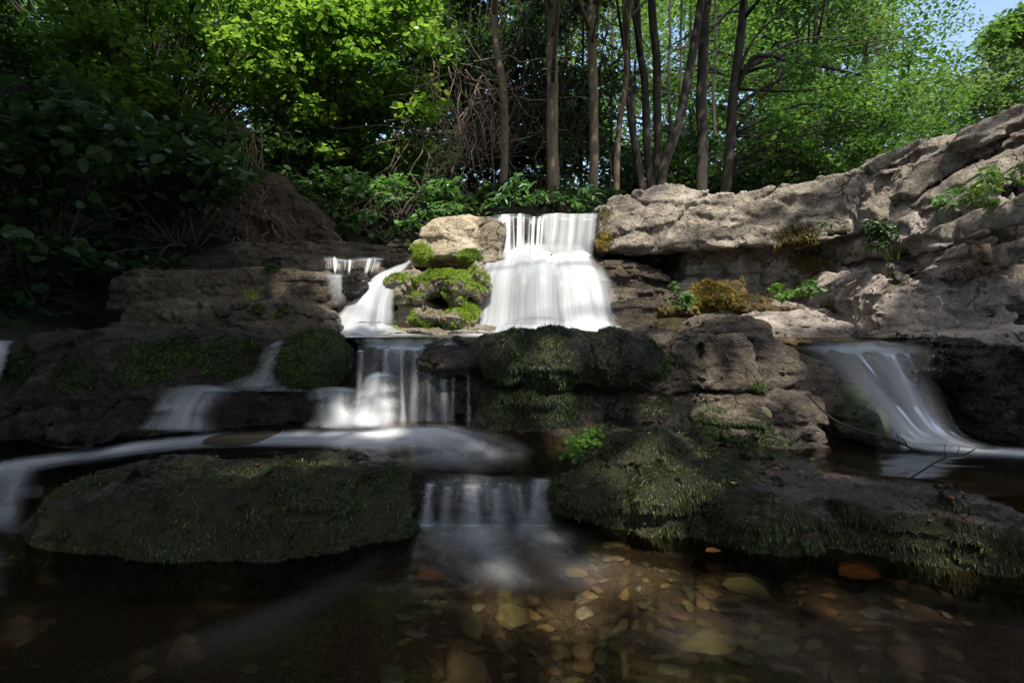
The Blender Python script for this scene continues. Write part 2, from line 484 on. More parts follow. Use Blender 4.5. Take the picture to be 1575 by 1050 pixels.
ROCKS = {}
POOL = ThreadPoolExecutor(4)
JOBS = []
def rock_shape(prims, vox=0.014, k=0.02, warp=0.05, wf=2.2, strata=0.012, sf=9.0, crack=0.02, cf=2.2, cz=1.6, groove=1.0, fine=0.012, ff=14.0, seed=0, moss=None, wet=None, cuts=(), tilt=0.0, chip=0.012, chf=9.0, chip2=0.0, ch2=3.6):
    lo = np.min([p.lo for p in prims], 0)-0.12; hi = np.max([p.hi for p in prims], 0)+0.12
    n = np.ceil((hi-lo)/vox/4).astype(int)*4+4
    def base(P):
        d = prims[0].d(P)
        for p in prims[1:]: d = smin(d, p.d(P), k)
        return d
    cs = 4
    g = [lo[i]+np.arange(0, n[i]//cs)*vox*cs + vox*1.5 for i in range(3)]
    Cg = np.stack(np.meshgrid(*g, indexing='ij'), -1).reshape(-1, 3)
    dc = base(Cg).reshape([len(x) for x in g])
    Fv = np.repeat(np.repeat(np.repeat(dc, cs, 0), cs, 1), cs, 2)
    band = np.abs(Fv) < (warp*0.8 + vox*3.4 + strata + crack + fine + chip2)
    Bi = np.argwhere(band)
    P = (Bi*vox + lo).astype(np.float32)
    if warp:
        W = np.stack([fbm(P*wf, 2, seed+1), fbm(P*wf, 2, seed+2), fbm(P*wf, 2, seed+3)], 1)
        d = base(P + W*warp)
        for c in cuts: d = np.maximum(d, -c.d(P + W*warp*0.6))
    else:
        d = base(P)
        for c in cuts: d = np.maximum(d, -c.d(P))
    near = np.abs(d) < (vox*2.2 + strata*2 + crack*1.6 + fine + chip + chip2)
    P = P[near]; e = d[near]
    if strata:
        zz = (P[:,2] - tilt*P[:,0])*sf + vnoise(P*np.array([0.7,0.7,0.3])*1.5, seed+5)*0.9 + 0.35*fbm(P*4, 2, seed+6)
        fl = np.floor(zz); fr = zz-fl
        hsh = _hash(fl, np.full(len(fl), seed), np.zeros(len(fl)), 11)
        pres = sm(-0.15, 0.3, fbm(P*np.array([1.7,1.7,6]), 2, seed+15))
        e = e + (hsh-0.5)*strata*2.2 + pres*strata*1.2*np.exp(-(np.minimum(fr, 1-fr)/0.08)**2)
    if crack:
        Pc = (P + 0.16*np.stack([fbm(P*2.6, 3, seed+31), fbm(P*2.6, 3, seed+32), fbm(P*2.6, 3, seed+33)], 1))*np.array([cf, cf*0.8, cf*cz])
        f1, f2, cid = worley(Pc, seed+7)
        pres = sm(-0.1, 0.35, fbm(P*2.1, 2, seed+35))
        e = e + (cid-0.5)*crack*1.1*sm(0.0, 0.12, f2-f1) + groove*pres*crack*1.3*np.exp(-((f2-f1)/0.035)**2)
    for cp, hf, sd in ((chip2, ch2, 71), (chip, chf, 61)):
        if not cp: continue
        ct = tilt*0.9
        Pt = np.stack([P[:,0]*.75, P[:,1]*.8, (P[:,2]-ct*P[:,0])*1.7], 1)*hf + 0.22*np.stack([fbm(P*hf*.6, 2, seed+sd), fbm(P*hf*.6, 2, seed+sd+1), fbm(P*hf*.6, 2, seed+sd+2)], 1)
        f1, f2, cid, D = worley(Pt, seed+sd+6, True)
        h1 = np.modf(cid*57.31)[0]*6.2832; h2 = np.modf(cid*131.7)[0]*1.6-.8      # every block gets its own tilted face
        tl = D[:,0]*np.cos(h1) + D[:,1]*np.sin(h1) + D[:,2]*h2
        e = e + cp*(0.45 + (cid-0.5)*1.1 + tl*1.0)*(0.6+0.6*np.clip(0.5+fbm(P*1.9, 2, seed+68)*1.4, 0, 1))
    e = e - fine*fbm(P*ff*0.75, 4, seed+9, 0.7)
    d[near] = e
    Fv[band] = d
    Fv[[0,-1]] = np.maximum(Fv[[0,-1]], vox); Fv[:,[0,-1]] = np.maximum(Fv[:,[0,-1]], vox); Fv[:,:,[0,-1]] = np.maximum(Fv[:,:,[0,-1]], vox)
    V, Q = surface_nets(Fv, lo, vox)
    N = vert_normals(V, Q)
    V = V + N*(fine*0.8*(np.abs(fbm(V*ff, 4, seed+21, 0.62))-0.22))[:, None]
    N = vert_normals(V, Q)
    mo = np.clip(moss(V, N), 0, 1) if moss else np.zeros(len(V))
    we = np.clip(wet(V, N), 0, 1) if wet else np.zeros(len(V))
    return V, Q, N, mo, we

def rock(name, label, cat, prims, mat, **kw):
    JOBS.append((name, label, cat, mat, POOL.submit(rock_shape, prims, **kw)))
    return name

def finish_rocks():
    for name, label, cat, mat, job in JOBS:
        V, Q, N, mo, we = job.result()
        o = tag(add(name, V, [Q], mat, None, {'moss': mo, 'wet': we}), label, cat)
        ROCKS[name] = (V, Q, N, mo, o)
    JOBS.clear()

def spots(lst):
    """moss or wet patches: (px,py,depth,radius_m,strength)"""
    C = [(at(a,b,d), r, s) for a,b,d,r,s in lst]
    def f(V):
        m = np.zeros(len(V))
        for c, r, s in C: m = np.maximum(m, s*(1-sm(0.3, 1.35, np.linalg.norm(V-c, axis=1)/r)))
        return m
    return f

def strands(name, rk, mat, n, length=(0.012,0.03), width=0.0025, thr=0.35, seed=0, droop=0.7, out=0.55, sel=None, tone=(0,1)):
    """moss fronds rooted all over the mossy part of a rock; one mesh under that rock"""
    V, Q, N, mo, rk = ROCKS[rk]
    rng = np.random.default_rng(seed)
    m = mo[Q].mean(1)
    area = np.linalg.norm(np.cross(V[Q[:,2]]-V[Q[:,0]], V[Q[:,3]]-V[Q[:,1]]), axis=1)*0.5
    c = V[Q].mean(1)
    wt = area*np.clip((m-thr)/(0.8-thr), 0, 1)*(N[Q].mean(1)[:,1] < 0.35)
    if sel is not None: wt = wt*sel(c)
    if wt.sum() <= 0 or not np.isfinite(wt.sum()): print('NO MOSS', rk.name, m.max()); return
    wt = wt*(0.25+1.2*np.clip(fbm(c*9, 3, seed+3)+0.35, 0, 1))
    f = rng.choice(len(Q), n, p=wt/wt.sum())
    a, b = rng.random((n,1)), rng.random((n,1))
    q = Q[f]
    P = (V[q[:,0]]*(1-a)+V[q[:,1]]*a)*(1-b) + (V[q[:,3]]*(1-a)+V[q[:,2]]*a)*b
    Nn = N[q[:,0]]
    L = rng.uniform(length[0], length[1], n)[:,None]*(0.6+0.8*np.clip(0.5+fbm(P*12, 2, seed+5), 0, 1))[:,None]
    dn = np.array([0,0,-1.0]) + Nn*Nn[:,2:3]*0.85
    D = Nn*out + dn*droop + rng.normal(0, 0.3, (n,3))
    D /= np.linalg.norm(D, axis=1, keepdims=True)
    D2 = D + dn*0.7*droop + rng.normal(0, 0.2, (n,3)); D2 /= np.linalg.norm(D2, axis=1, keepdims=True)
    S = np.cross(D, Nn + rng.normal(0, 0.5, (n,3))); S /= np.linalg.norm(S, axis=1, keepdims=True)+1e-9
    wd = width*rng.uniform(0.6, 1.4, (n,1))
    P0 = P - Nn*0.003
    P1 = P0 + D*L*0.5 + Nn*L*0.1
    P2 = P1 + D2*L*0.5
    VV = np.stack([P0-S*wd*0.5, P0+S*wd*0.5, P1-S*wd*0.6, P1+S*wd*0.6, P2], 1).reshape(-1, 3)
    i = np.arange(n)[:,None]*5
    q4 = i+np.array([[0,1,3,2]]); t3 = i+np.array([[2,3,4]])
    tn = np.clip(tone[0] + (tone[1]-tone[0])*(0.5+0.45*fbm(P*6, 3, seed+8) + rng.normal(0, 0.22, n)), 0, 1)
    tt = np.repeat(tn, 5); tt[4::5] = np.clip(tt[4::5]+0.15, 0, 1); tt[0::5] *= 0.6; tt[1::5] *= 0.6
    o = add(name, VV, [q4, t3], mat, rk, {'tone': tt}, smooth=False)
    o['kind'] = 'stuff'
    return o

# ------------------------------------------------------------------ water ribbons
def ribbon(name, secs, mat, parent=None, nu=40, nv=60, bulge=0.0, alpha=None, edge=0.12, wob=0.0, seed=0, ends=(0.0, 0.0), label=None, cat=None, kind=None, group=None):
    """secs: list of ((px,py,d) left, (px,py,d) right) from top of the flow down; alpha: one value per section"""
    L = catmull([at(*s[0]) for s in secs], nv); R = catmull([at(*s[1]) for s in secs], nv)
    u = np.linspace(0, 1, nu)
    V = L[:,None]*(1-u)[None,:,None] + R[:,None]*u[None,:,None]
    mid = V[:, nu//2]
    T = np.gradient(mid, axis=0); A = R-L
    Nn = np.cross(A, T); Nn /= np.linalg.norm(Nn, axis=1, keepdims=True)+1e-9
    sg = np.where(Nn[:,1:2]*1.0 - Nn[:,2:3]*0.8 > 0, -1.0, 1.0); Nn = Nn*sg
    V = V + Nn[:,None]*((bulge*np.sin(np.pi*u)**0.7)[None,:]*(sm(0, .45, np.linspace(0,1,nv))*sm(0, .3, 1-np.linspace(0,1,nv)))[:,None])[:,:,None]
    arc = np.concatenate([[0], np.cumsum(np.linalg.norm(np.diff(mid, axis=0), axis=1))])
    wd = np.linalg.norm(A, axis=1)
    fu = u[None,:]*wd.mean() + seed*3.7 + 0*arc[:,None]
    fv = arc[:,None] + 0*u[None,:]
    if wob:
        q = np.stack([fu*7, fv*1.6, np.full(fu.shape, seed*1.3)], -1).reshape(-1, 3)
        V = V + Nn[:,None]*(fbm(q, 3, seed)*wob).reshape(nv, nu)[:,:,None]
    al = np.ones(len(secs)) if alpha is None else np.asarray(alpha, float)
    a = np.interp(np.linspace(0, len(secs)-1, nv), np.arange(len(secs)), al)
    sv_ = np.linspace(0, 1, nv)
    wl = fbm(np.stack([sv_*5, np.full(nv, seed*2.3), np.zeros(nv)], 1), 3, seed+40)*edge*.5
    wr = fbm(np.stack([sv_*5, np.full(nv, seed*4.1), np.ones(nv)], 1), 3, seed+41)*edge*.5
    e = sm(0, edge, u[None,:]+np.minimum(wl,0)[:,None])*sm(0, edge, 1-u[None,:]+np.minimum(wr,0)[:,None]) if edge > 0 else np.ones((nv,nu))
    s = np.linspace(0, 1, nv)
    en = (sm(0, ends[0], s) if ends[0] else 1)*(sm(0, ends[1], 1-s) if ends[1] else 1)*np.ones(nv)
    al2 = (a*en)[:,None]*e
    I = np.arange(nv*nu).reshape(nv, nu)
    Q = np.stack([I[:-1,:-1], I[:-1,1:], I[1:,1:], I[1:,:-1]], -1).reshape(-1, 4)
    o = add(name, V.reshape(-1,3), [Q], mat, parent, {'flow': np.stack([fu, fv, np.full(fu.shape, float(seed))], -1).reshape(-1,3), 'alpha': al2.ravel()})
    if parent is None: tag(o, label, cat, group, kind)
    return o

def sheet(name, x0, x1, y0, y1, zf, mat, res=0.03, kind='structure', label=None, cat=None, extra=None):
    nx, ny = max(2, int((x1-x0)/res)), max(2, int((y1-y0)/res))
    X, Y = np.meshgrid(np.linspace(x0,x1,nx), np.linspace(y0,y1,ny), indexing='ij')
    Z = zf(X, Y)*np.ones_like(X)
    I = np.arange(nx*ny).reshape(nx, ny)
    Q = np.stack([I[:-1,:-1], I[1:,:-1], I[1:,1:], I[:-1,1:]], -1).reshape(-1, 4)
    V = np.stack([X,Y,Z], -1).reshape(-1,3)
    o = add(name, V, [Q], mat, None, extra(V) if extra else None, base=False)
    tag(o, label, cat, None, kind)
    return o

# ------------------------------------------------------------------ wood and leaves
def tube(path, radii, ns=8, seed=0, rough=0.08):
    path = np.asarray(path, float); n = len(path)
    radii = np.interp(np.linspace(0,1,n), np.linspace(0,1,len(radii)), radii)
    T = np.gradient(path, axis=0); T /= np.linalg.norm(T, axis=1, keepdims=True)+1e-9
    ref = np.array([0.0,1.0,0.0]) if abs(T[0,1]) < 0.8 else np.array([1.0,0,0])
    A = np.cross(T, ref); A /= np.linalg.norm(A, axis=1, keepdims=True)+1e-9
    B = np.cross(T, A)
    th = np.linspace(0, 2*np.pi, ns, endpoint=False)
    rr = radii[:,None]*np.ones(ns)
    if rough:
        q = np.stack([np.repeat(path[:,0],ns)*3+np.tile(np.cos(th),n)*1.5, np.repeat(path[:,1],ns)*3+np.tile(np.sin(th),n)*1.5, np.repeat(path[:,2],ns)*3], 1)
        rr = rr*(1+rough*fbm(q, 2, seed).reshape(n, ns))
    V = path[:,None] + A[:,None]*(rr*np.cos(th))[:,:,None] + B[:,None]*(rr*np.sin(th))[:,:,None]
    I = np.arange(n*ns).reshape(n, ns); J = np.roll(I, -1, 1)
    Q = np.stack([I[:-1], J[:-1], J[1:], I[1:]], -1).reshape(-1, 4)
    V = V.reshape(-1, 3)
    k = len(V)
    V = np.vstack([V, path[-1:], path[:1]])
    T1 = np.stack([I[-1], J[-1], np.full(ns, k)], 1); T0 = np.stack([J[0], I[0], np.full(ns, k+1)], 1)
    return V, Q, np.vstack([T1, T0])

class Bag:
    """collects pieces of one mesh"""
    def __init__(s): s.V, s.F, s.n, s.A = [], {}, 0, []
    def put(s, V, *faces, a=0.5):
        for f in faces:
            f = np.asarray(f)
            if len(f): s.F.setdefault(f.shape[1], []).append(f+s.n)
        s.V.append(V); s.n += len(V); s.A.append(np.full(len(V), a) if np.isscalar(a) else a)
    def build(s, name, mat, parent=None, smooth=True):
        return add(name, np.vstack(s.V), [np.vstack(f) for f in s.F.values()], mat, parent, {'tone': np.concatenate(s.A)}, smooth)

LEAF = {
    'oval': (np.array([[0,0,0],[0.3,-0.30,0.05],[0.68,-0.26,0.04],[1,0,-0.08],[0.68,0.26,0.04],[0.3,0.30,0.05]]), [[0,1,2,3],[0,3,4,5]]),
    'round': (np.array([[0,0,0],[0.15,-0.32,0.05],[0.55,-0.46,0.07],[0.86,-0.26,0.0],[1,0,-0.07],[0.86,0.26,0.0],[0.55,0.46,0.07],[0.15,0.32,0.05]]), [[0,1,2,3],[0,3,4,0],[0,4,5,0],[0,5,6,7]]),
    'long': (np.array([[0,0,0],[0.25,-0.15,0.04],[0.62,-0.14,0.0],[1,0,-0.16],[0.62,0.14,0.0],[0.25,0.15,0.04]]), [[0,1,2,3],[0,3,4,5]]),
}
LEAF['round'] = (LEAF['round'][0], [[0,1,2,3],[0,3,4,5],[0,5,6,7]])

def leaves(P, size, rng, kind='oval', up=0.8, tone=None, droop=0.25, face=None):
    """leaf blades with their stalk end at P: random heading, drooping, roughly facing up"""
    n = len(P); T, Fc = LEAF[kind]
    a = rng.uniform(0, 2*np.pi, n)
    D = np.stack([np.cos(a), np.sin(a), -droop + rng.normal(0, 0.35, n)], 1); D /= np.linalg.norm(D, axis=1, keepdims=True)
    U = np.array([0,0,up]) + rng.normal(0, 0.42, (n,3))
    if face is not None: U = U + face
    S = np.cross(U, D); S /= np.linalg.norm(S, axis=1, keepdims=True)+1e-9
    N = np.cross(D, S)
    s = (size*rng.uniform(0.45, 1.35, n))[:,None,None]
    V = P[:,None] + s*(T[None,:,0:1]*D[:,None] + T[None,:,1:2]*S[:,None] + T[None,:,2:3]*N[:,None])
    k = len(T); i = np.arange(n)[:,None]*k
    Q = np.vstack([i+np.array([f]) for f in Fc])
    tn = np.repeat(np.clip(rng.normal(0.5, 0.25, n) if tone is None else tone, 0, 1), k)
    return V.reshape(-1,3), Q, tn

def blob_pts(rng, c, r, n, flat=0.5):
    v = rng.normal(0, 1, (n,3)); v /= np.linalg.norm(v, axis=1, keepdims=True)
    v *= (rng.random(n)**0.45)[:,None]
    return c + v*np.array([r, r, r*flat])
# ------------------------------------------------------------------ ground: one sheet from the stream bed to the wooded slopes
def ground_z(X, Y):
    n = fbm(np.stack([X.ravel()*0.7, Y.ravel()*0.7, 0*X.ravel()], 1), 3, 3).reshape(X.shape)
    n2 = fbm(np.stack([X.ravel()*4, Y.ravel()*4, 0*X.ravel()], 1), 3, 4).reshape(X.shape)
    z = -0.13 + 0.03*n2
    z = z + (0.13)*sm(2.15, 2.4, Y) + 0.40*sm(2.95, 3.2, Y) + 1.12*sm(5.25, 5.7, Y)
    up = 0.10*np.clip(Y-5.7, 0, .8) + 0.36*np.clip(Y-6.5, 0, 4) + 0.26*np.clip(Y-10.5, 0, 5) + 0.05*np.maximum(Y-15.5, 0)
    z = z + up*(1+0.25*n)
    left = np.maximum(-X-2.9-0.15*np.maximum(Y-4, 0), 0)*sm(2.2, 3.2, Y) + np.maximum(-X-3.4, 0)*(1-sm(2.2, 3.2, Y))
    right = np.maximum(X-3.6-0.1*np.maximum(Y-5, 0), 0)*sm(2.5, 3.3, Y) + np.maximum(X-2.9, 0)*(1-sm(2.5, 3.3, Y))
    z = z + 0.55*np.minimum(left, 5)*(1+0.3*n) + 0.12*np.minimum(right, 6)*(1+0.3*n)
    z = z + 0.06*n2*sm(5.6, 7, Y) + 0.2*n*sm(6, 9, Y)
    return z

def soil_mat():
    m, t, out = nt('soil'); g = G(t)
    P = g.n('ShaderNodeNewGeometry').outputs['Position']
    n = g.noise(P, 9, 8, 0.7); n2 = g.noise(P, 45, 5, 0.75)
    col = g.ramp(g.mapr(g.math('MULTIPLY_ADD', n2, 0.5, g.math('MULTIPLY', n, 0.5)), 0.35, 0.68, 0, 1), [(0,(0.008,0.006,0.004)),(0.5,(0.03,0.021,0.013)),(1,(0.085,0.06,0.035))])
    green = g.ramp(g.noise(P, 30, 5, 0.7), [(0.3,(0.012,0.022,0.006)),(0.7,(0.05,0.085,0.02))])
    col = g.mix(g.mapr(g.noise(P, 2.5, 5, 0.65), 0.5, 0.6, 0, 0.75), col, green)
    sp = g.n('ShaderNodeSeparateXYZ', {0: P}).outputs
    vo = g.n('ShaderNodeTexVoronoi', {'Vector': g.n('ShaderNodeVectorMath', {0: P, 1: g.n('ShaderNodeTexNoise', {'Vector': P, 'Scale': 18.0, 'Detail': 2.0}).outputs['Color']}, operation='MULTIPLY_ADD').outputs[0], 'Scale': 34.0})
    vs = g.n('ShaderNodeSeparateColor', {0: vo.outputs['Color']}).outputs[0]
    grav = g.ramp(vs, [(0,(0.045,0.03,0.016)),(0.35,(0.12,0.08,0.042)),(0.6,(0.10,0.085,0.055)),(0.85,(0.22,0.16,0.09)),(1,(0.28,0.23,0.16))])
    grav = g.mix(g.mapr(vo.outputs['Distance'], 0.25, 0.75, 0, 1), grav, (0.03,0.02,0.012))
    col = g.mix(g.math('MULTIPLY', g.mapr(sp[1], 2.2, 2.7, 1, 0), g.mapr(g.math('ABSOLUTE', sp[0]), 2.2, 2.9, 1, 0)), col, grav)
    b = g.n('ShaderNodeBump', {'Strength': 0.8, 'Distance': 0.03, 'Height': g.math('ADD', n, n2)}).outputs[0]
    bs = g.n('ShaderNodeBsdfPrincipled', {'Base Color': col, 'Roughness': 0.92, 'Normal': b})
    t.links.new(bs.outputs[0], out.inputs[0]); return m
M_SOIL = soil_mat()

def build_ground():
    def axis(segs):
        a = []
        for x0, x1, st in segs: a += list(np.arange(x0, x1, st))
        return np.array(a + [segs[-1][1]])
    xs = axis([(-60,-8,2.0),(-8,-3,0.25),(-3,3.5,0.06),(3.5,9,0.25),(9,60,2.0)])
    ys = axis([(-40,-2,2.0),(-2,0.6,0.25),(0.6,6.2,0.06),(6.2,14,0.25),(14,90,2.0)])
    X, Y = np.meshgrid(xs, ys, indexing='ij')
    V = np.stack([X, Y, ground_z(X, Y)], -1).reshape(-1,3)
    I = np.arange(V.shape[0]).reshape(X.shape)
    Q = np.stack([I[:-1,:-1], I[1:,:-1], I[1:,1:], I[:-1,1:]], -1).reshape(-1,4)
    tag(add('ground', V, [Q], M_SOIL, base=False), kind='structure')
build_ground()

# ------------------------------------------------------------------ rock materials
M_CLIFF = rock_mat('cliff_stone', (0.10,0.085,0.067), (0.32,0.27,0.21), (0.56,0.495,0.41), lich=0.7, lichen=(0.065,0.055,0.048), moss=((0.03,0.035,0.01),(0.12,0.115,0.03)), bump=0.8)
M_SLOPE = rock_mat('slanted_stone', (0.17,0.135,0.11), (0.43,0.36,0.305), (0.64,0.56,0.485), lich=0.5, lichen=(0.08,0.068,0.062), moss=((0.03,0.035,0.01),(0.12,0.11,0.03)), bump=0.8, strata=0.3)
M_PALE = rock_mat('pale_stone', (0.19,0.14,0.08), (0.45,0.37,0.25), (0.66,0.58,0.45), lich=0.25, moss=((0.09,0.17,0.012),(0.34,0.48,0.05)), bump=0.7, strata=0.3)
M_DARK = rock_mat('wet_dark_stone', (0.013,0.011,0.008), (0.062,0.050,0.037), (0.185,0.15,0.112), rough=0.6, wet_rough=0.16, lich=0.5, lichen=(0.012,0.011,0.01), moss=((0.012,0.02,0.005),(0.085,0.12,0.02)), bump=0.9)
M_LEDGE = rock_mat('ledge_stone', (0.042,0.032,0.022), (0.15,0.115,0.078), (0.34,0.27,0.19), rough=0.75, wet_rough=0.2, lich=0.6, lichen=(0.025,0.021,0.017), moss=((0.016,0.022,0.006),(0.08,0.09,0.018)), bump=0.9)
M_BANK = rock_mat('bank_stone', (0.045,0.035,0.026), (0.145,0.11,0.08), (0.30,0.235,0.17), rough=0.7, wet_rough=0.22, lich=0.5, lichen=(0.03,0.025,0.02), moss=((0.016,0.02,0.006),(0.085,0.085,0.02)), bump=0.9)

# ------------------------------------------------------------------ right-hand cliff
s1 = spots([(930,330,4.9,.10,.8),(925,370,4.9,.16,.75),(1010,345,4.8,.12,.4),(1225,372,4.3,.22,.8),(1300,395,4.1,.25,.75),(1200,390,4.3,.15,.6)])
rock('sandstone_block', 'long grey brown sandstone block right of the main waterfall, overhanging a dark gap', 'rock',
     [Slab([(918,385),(917,345),(925,307),(940,296),(990,291),(1010,281),(1050,277),(1085,286),(1120,293),(1160,289),(1205,283),(1240,269),(1290,262),(1345,256),(1352,300),(1345,352),(1270,370),(1180,379),(1060,382)], 4.9, 4.05, th=1.0, r=.03, lean=.06, top=.05)],
     M_CLIFF, vox=.016, warp=.03, strata=.016, sf=6.5, crack=.03, cf=2.6, cz=1.5, fine=.022, ff=11, k=.006, chip2=.03, ch2=2.8, seed=3, moss=lambda V,N: s1(V)*0.8, tilt=.03)
s2 = spots([(1110,440,4.45,.22,1),(1160,470,4.4,.2,.8),(1250,400,4.3,.3,.8),(1290,440,4.2,.25,.9),(1060,480,4.4,.2,.6),(1200,430,4.4,.25,.45)])
rock('recessed_stone_course', 'lower course of stone set back beneath the long sandstone block', 'rock',
     [Slab([(1045,460),(1048,378),(1100,376),(1200,372),(1340,345),(1420,345),(1420,500),(1200,500),(1050,500)], 4.78, 4.2, th=1.0, r=.04, lean=.02),
      Slab([(1010,500),(1030,470),(1080,455),(1180,452),(1260,470),(1340,480),(1370,520),(1000,520)], 4.45, 4.0, th=.8, r=.08)],
     M_CLIFF, vox=.018, warp=.05, strata=.014, crack=.035, fine=.02, k=.006, chip2=.042, ch2=2.8, seed=9, moss=lambda V,N: s2(V))
s3 = spots([(1095,440,4.3,.2,.6),(1130,450,4.3,.15,.4)])
rock('mossy_mound', 'rounded mound of yellow and brown moss at the foot of the cliff', 'moss mound',
     [Egg(1095,462,4.42,.22,.15,.11), Egg(1120,448,4.52,.14,.12,.12), Egg(1155,472,4.36,.2,.16,.08), Egg(1050,476,4.42,.18,.15,.07), Egg(1215,484,4.3,.22,.16,.05)],
     rock_mat('yellow_moss', (0.05,0.035,0.01),(0.13,0.09,0.02),(0.3,0.22,0.04), moss=((0.03,0.03,0.006),(0.36,0.27,0.03)), bump=1.0, strata=0), vox=.012, warp=.05, wf=6, strata=0, crack=0, fine=.05, ff=16, seed=5, moss=lambda V,N: 0.12+s3(V))
rock('dark_stepped_rock', 'dark wet stepped rock in the gap just right of the main waterfall', 'rock',
     [Slab([(915,395),(960,402),(1010,418),(1050,436),(1060,460),(1060,500),(930,500)], 4.85, 4.8, th=.7, r=.03, top=.1),
      Slab([(940,445),(1000,440),(1060,452),(1080,500),(945,505)], 4.65, 4.6, th=.6, r=.03),
      Slab([(945,470),(1010,466),(1100,478),(1150,510),(940,512)], 4.5, 4.4, th=.6, r=.03)],
     M_LEDGE, vox=.014, warp=.04, strata=.02, sf=12, crack=.03, fine=.016, chip2=.016, ch2=5, seed=12, wet=lambda V,N: 0.7+0*V[:,0], moss=lambda V,N: sm(.5,.9,N[:,2])*.55)
s4 = spots([(1400,375,3.75,.10,1),(1395,420,3.7,.12,1.1),(1385,445,3.7,.1,.6),(1405,400,3.7,.1,.8)])
rock('tilted_cliff_block', 'large grey cracked cliff block sloping up to the top right', 'rock',
     [Slab([(1335,355),(1338,300),(1345,245),(1372,225),(1402,212),(1445,199),(1500,186),(1530,166),(1580,144),(1640,110),(1690,90),(1690,290),(1570,240),(1500,275),(1430,320),(1380,352)], 4.0, 3.2, th=.75, r=.03, lean=.12, top=-.02),
      Slab([(1346,262),(1352,248),(1400,222),(1480,196),(1505,204),(1445,230),(1395,256),(1358,280)], 3.93, 3.62, th=.5, r=.015, lean=.1),
      Slab([(1392,268),(1430,242),(1500,220),(1528,236),(1462,276),(1412,306),(1392,296)], 3.78, 3.45, th=.5, r=.015, lean=.1),
      Slab([(1478,216),(1528,178),(1620,136),(1640,170),(1545,206),(1500,234)], 3.5, 3.12, th=.5, r=.015, lean=.1),
      Slab([(1448,300),(1500,262),(1560,236),(1640,210),(1640,240),(1570,262),(1505,285),(1455,318)], 3.52, 3.1, th=.4, r=.015, lean=.1),
      Slab([(1345,300),(1395,282),(1400,318),(1385,350),(1350,354)], 3.92, 3.86, th=.4, r=.02, lean=.05)],
     M_CLIFF, vox=.016, warp=.035, strata=.028, sf=5.5, tilt=.42, crack=.05, cf=2.0, cz=1.5, fine=.024, k=.006, chip2=.042, ch2=2.8, seed=21, moss=lambda V,N: s4(V))
rock('pale_upper_slab', 'pale pinkish slanted slab between the leafy crack and the hollow knot of wood', 'rock',
     [Slab([(1385,368),(1425,330),(1500,288),(1580,250),(1690,180),(1690,340),(1600,350),(1500,382),(1430,405),(1395,425)], 3.66, 2.72, th=1.4, r=.05, lean=.2, top=.1),
      Slab([(1385,365),(1500,345),(1690,330),(1690,540),(1385,520)], 4.05, 3.25, th=.9, r=.05, lean=.1)],
     M_SLOPE, vox=.016, warp=.05, strata=.018, sf=6, tilt=.4, crack=.03, cf=1.6, fine=.010, cuts=[joint([(1440,395),(1500,383),(1580,352)],(3.6,3.0),5)], k=.006, chip2=.03, ch2=2.8, seed=23, moss=lambda V,N: s4(V))
rock('pale_middle_slab', 'bright pale wedge of rock jutting over a dark hollow at the right edge', 'rock',
     [Slab([(1418,415),(1450,398),(1510,402),(1545,385),(1640,358),(1690,320),(1690,410),(1600,420),(1540,428),(1500,440),(1440,448)], 3.42, 2.6, th=1.4, r=.04, lean=.25, top=.1)],
     M_SLOPE, vox=.015, warp=.04, strata=.022, sf=9, tilt=.3, crack=.02, fine=.018, k=.006, chip2=.016, ch2=2.8, seed=24)
s5 = spots([(1370,430,3.6,.15,.5),(1400,470,3.6,.12,.3)])
rock('rounded_foot_boulder', 'rounded grey boulder with a jutting lip at the foot of the right cliff', 'rock',
     [Slab([(1360,470),(1372,445),(1420,412),(1470,432),(1520,440),(1525,455),(1490,462),(1470,470),(1520,500),(1520,520),(1370,520)], 3.5, 3.15, th=1.2, r=.07, lean=.22, top=.05), Egg(1420,470,3.62,.26,.3,.2)],
     M_SLOPE, vox=.014, warp=.06, strata=.015, tilt=.2, crack=.03, cf=2.5, fine=.02, k=.006, chip2=.022, ch2=2.8, seed=26, moss=lambda V,N: s5(V))
rock('low_right_slab', 'smooth pinkish slab at the right edge just above the water lip', 'rock',
     [Slab([(1470,500),(1500,480),(1540,462),(1580,452),(1700,430),(1690,425),(1690,540),(1470,524)], 3.25, 2.55, th=1.4, r=.05, lean=.35, top=.08),
      Slab([(1400,512),(1450,508),(1690,505),(1690,560),(1400,524)], 3.15, 2.55, th=.8, r=.02)],
     M_SLOPE, vox=.014, warp=.04, strata=.014, sf=10, tilt=.12, crack=.02, fine=.016, k=.006, chip2=.018, ch2=2.8, seed=27)
rock('slanted_low_slab', 'low pale slab dappled with sun, sloping into the pool under the right cliff', 'rock',
     [Slab([(1120,520),(1140,497),(1175,482),(1230,470),(1275,474),(1330,494),(1362,516),(1362,530),(1120,530)], 3.7, 3.45, th=.5, r=.03, lean=.6, top=.02)],
     M_SLOPE, vox=.012, warp=.03, strata=.02, sf=14, tilt=-.25, crack=.02, fine=.014, chip2=.016, ch2=5, seed=30, wet=lambda V,N: 1-sm(.68,.74,V[:,2]))
rock('olive_shelf', 'flat wet olive shelf of rock between the main waterfall foot and the pale slab', 'rock',
     [Slab([(955,512),(985,492),(1040,484),(1130,483),(1190,490),(1200,515),(1200,540),(955,540)], 3.95, 3.7, th=.8, r=.03, lean=.5)],
     rock_mat('olive_stone', (0.03,0.026,0.012),(0.10,0.085,0.03),(0.2,0.165,0.06), rough=.6, wet_rough=.15), vox=.014, warp=.04, strata=.01, crack=.02, fine=.014, seed=31, wet=lambda V,N: 1+0*V[:,0])

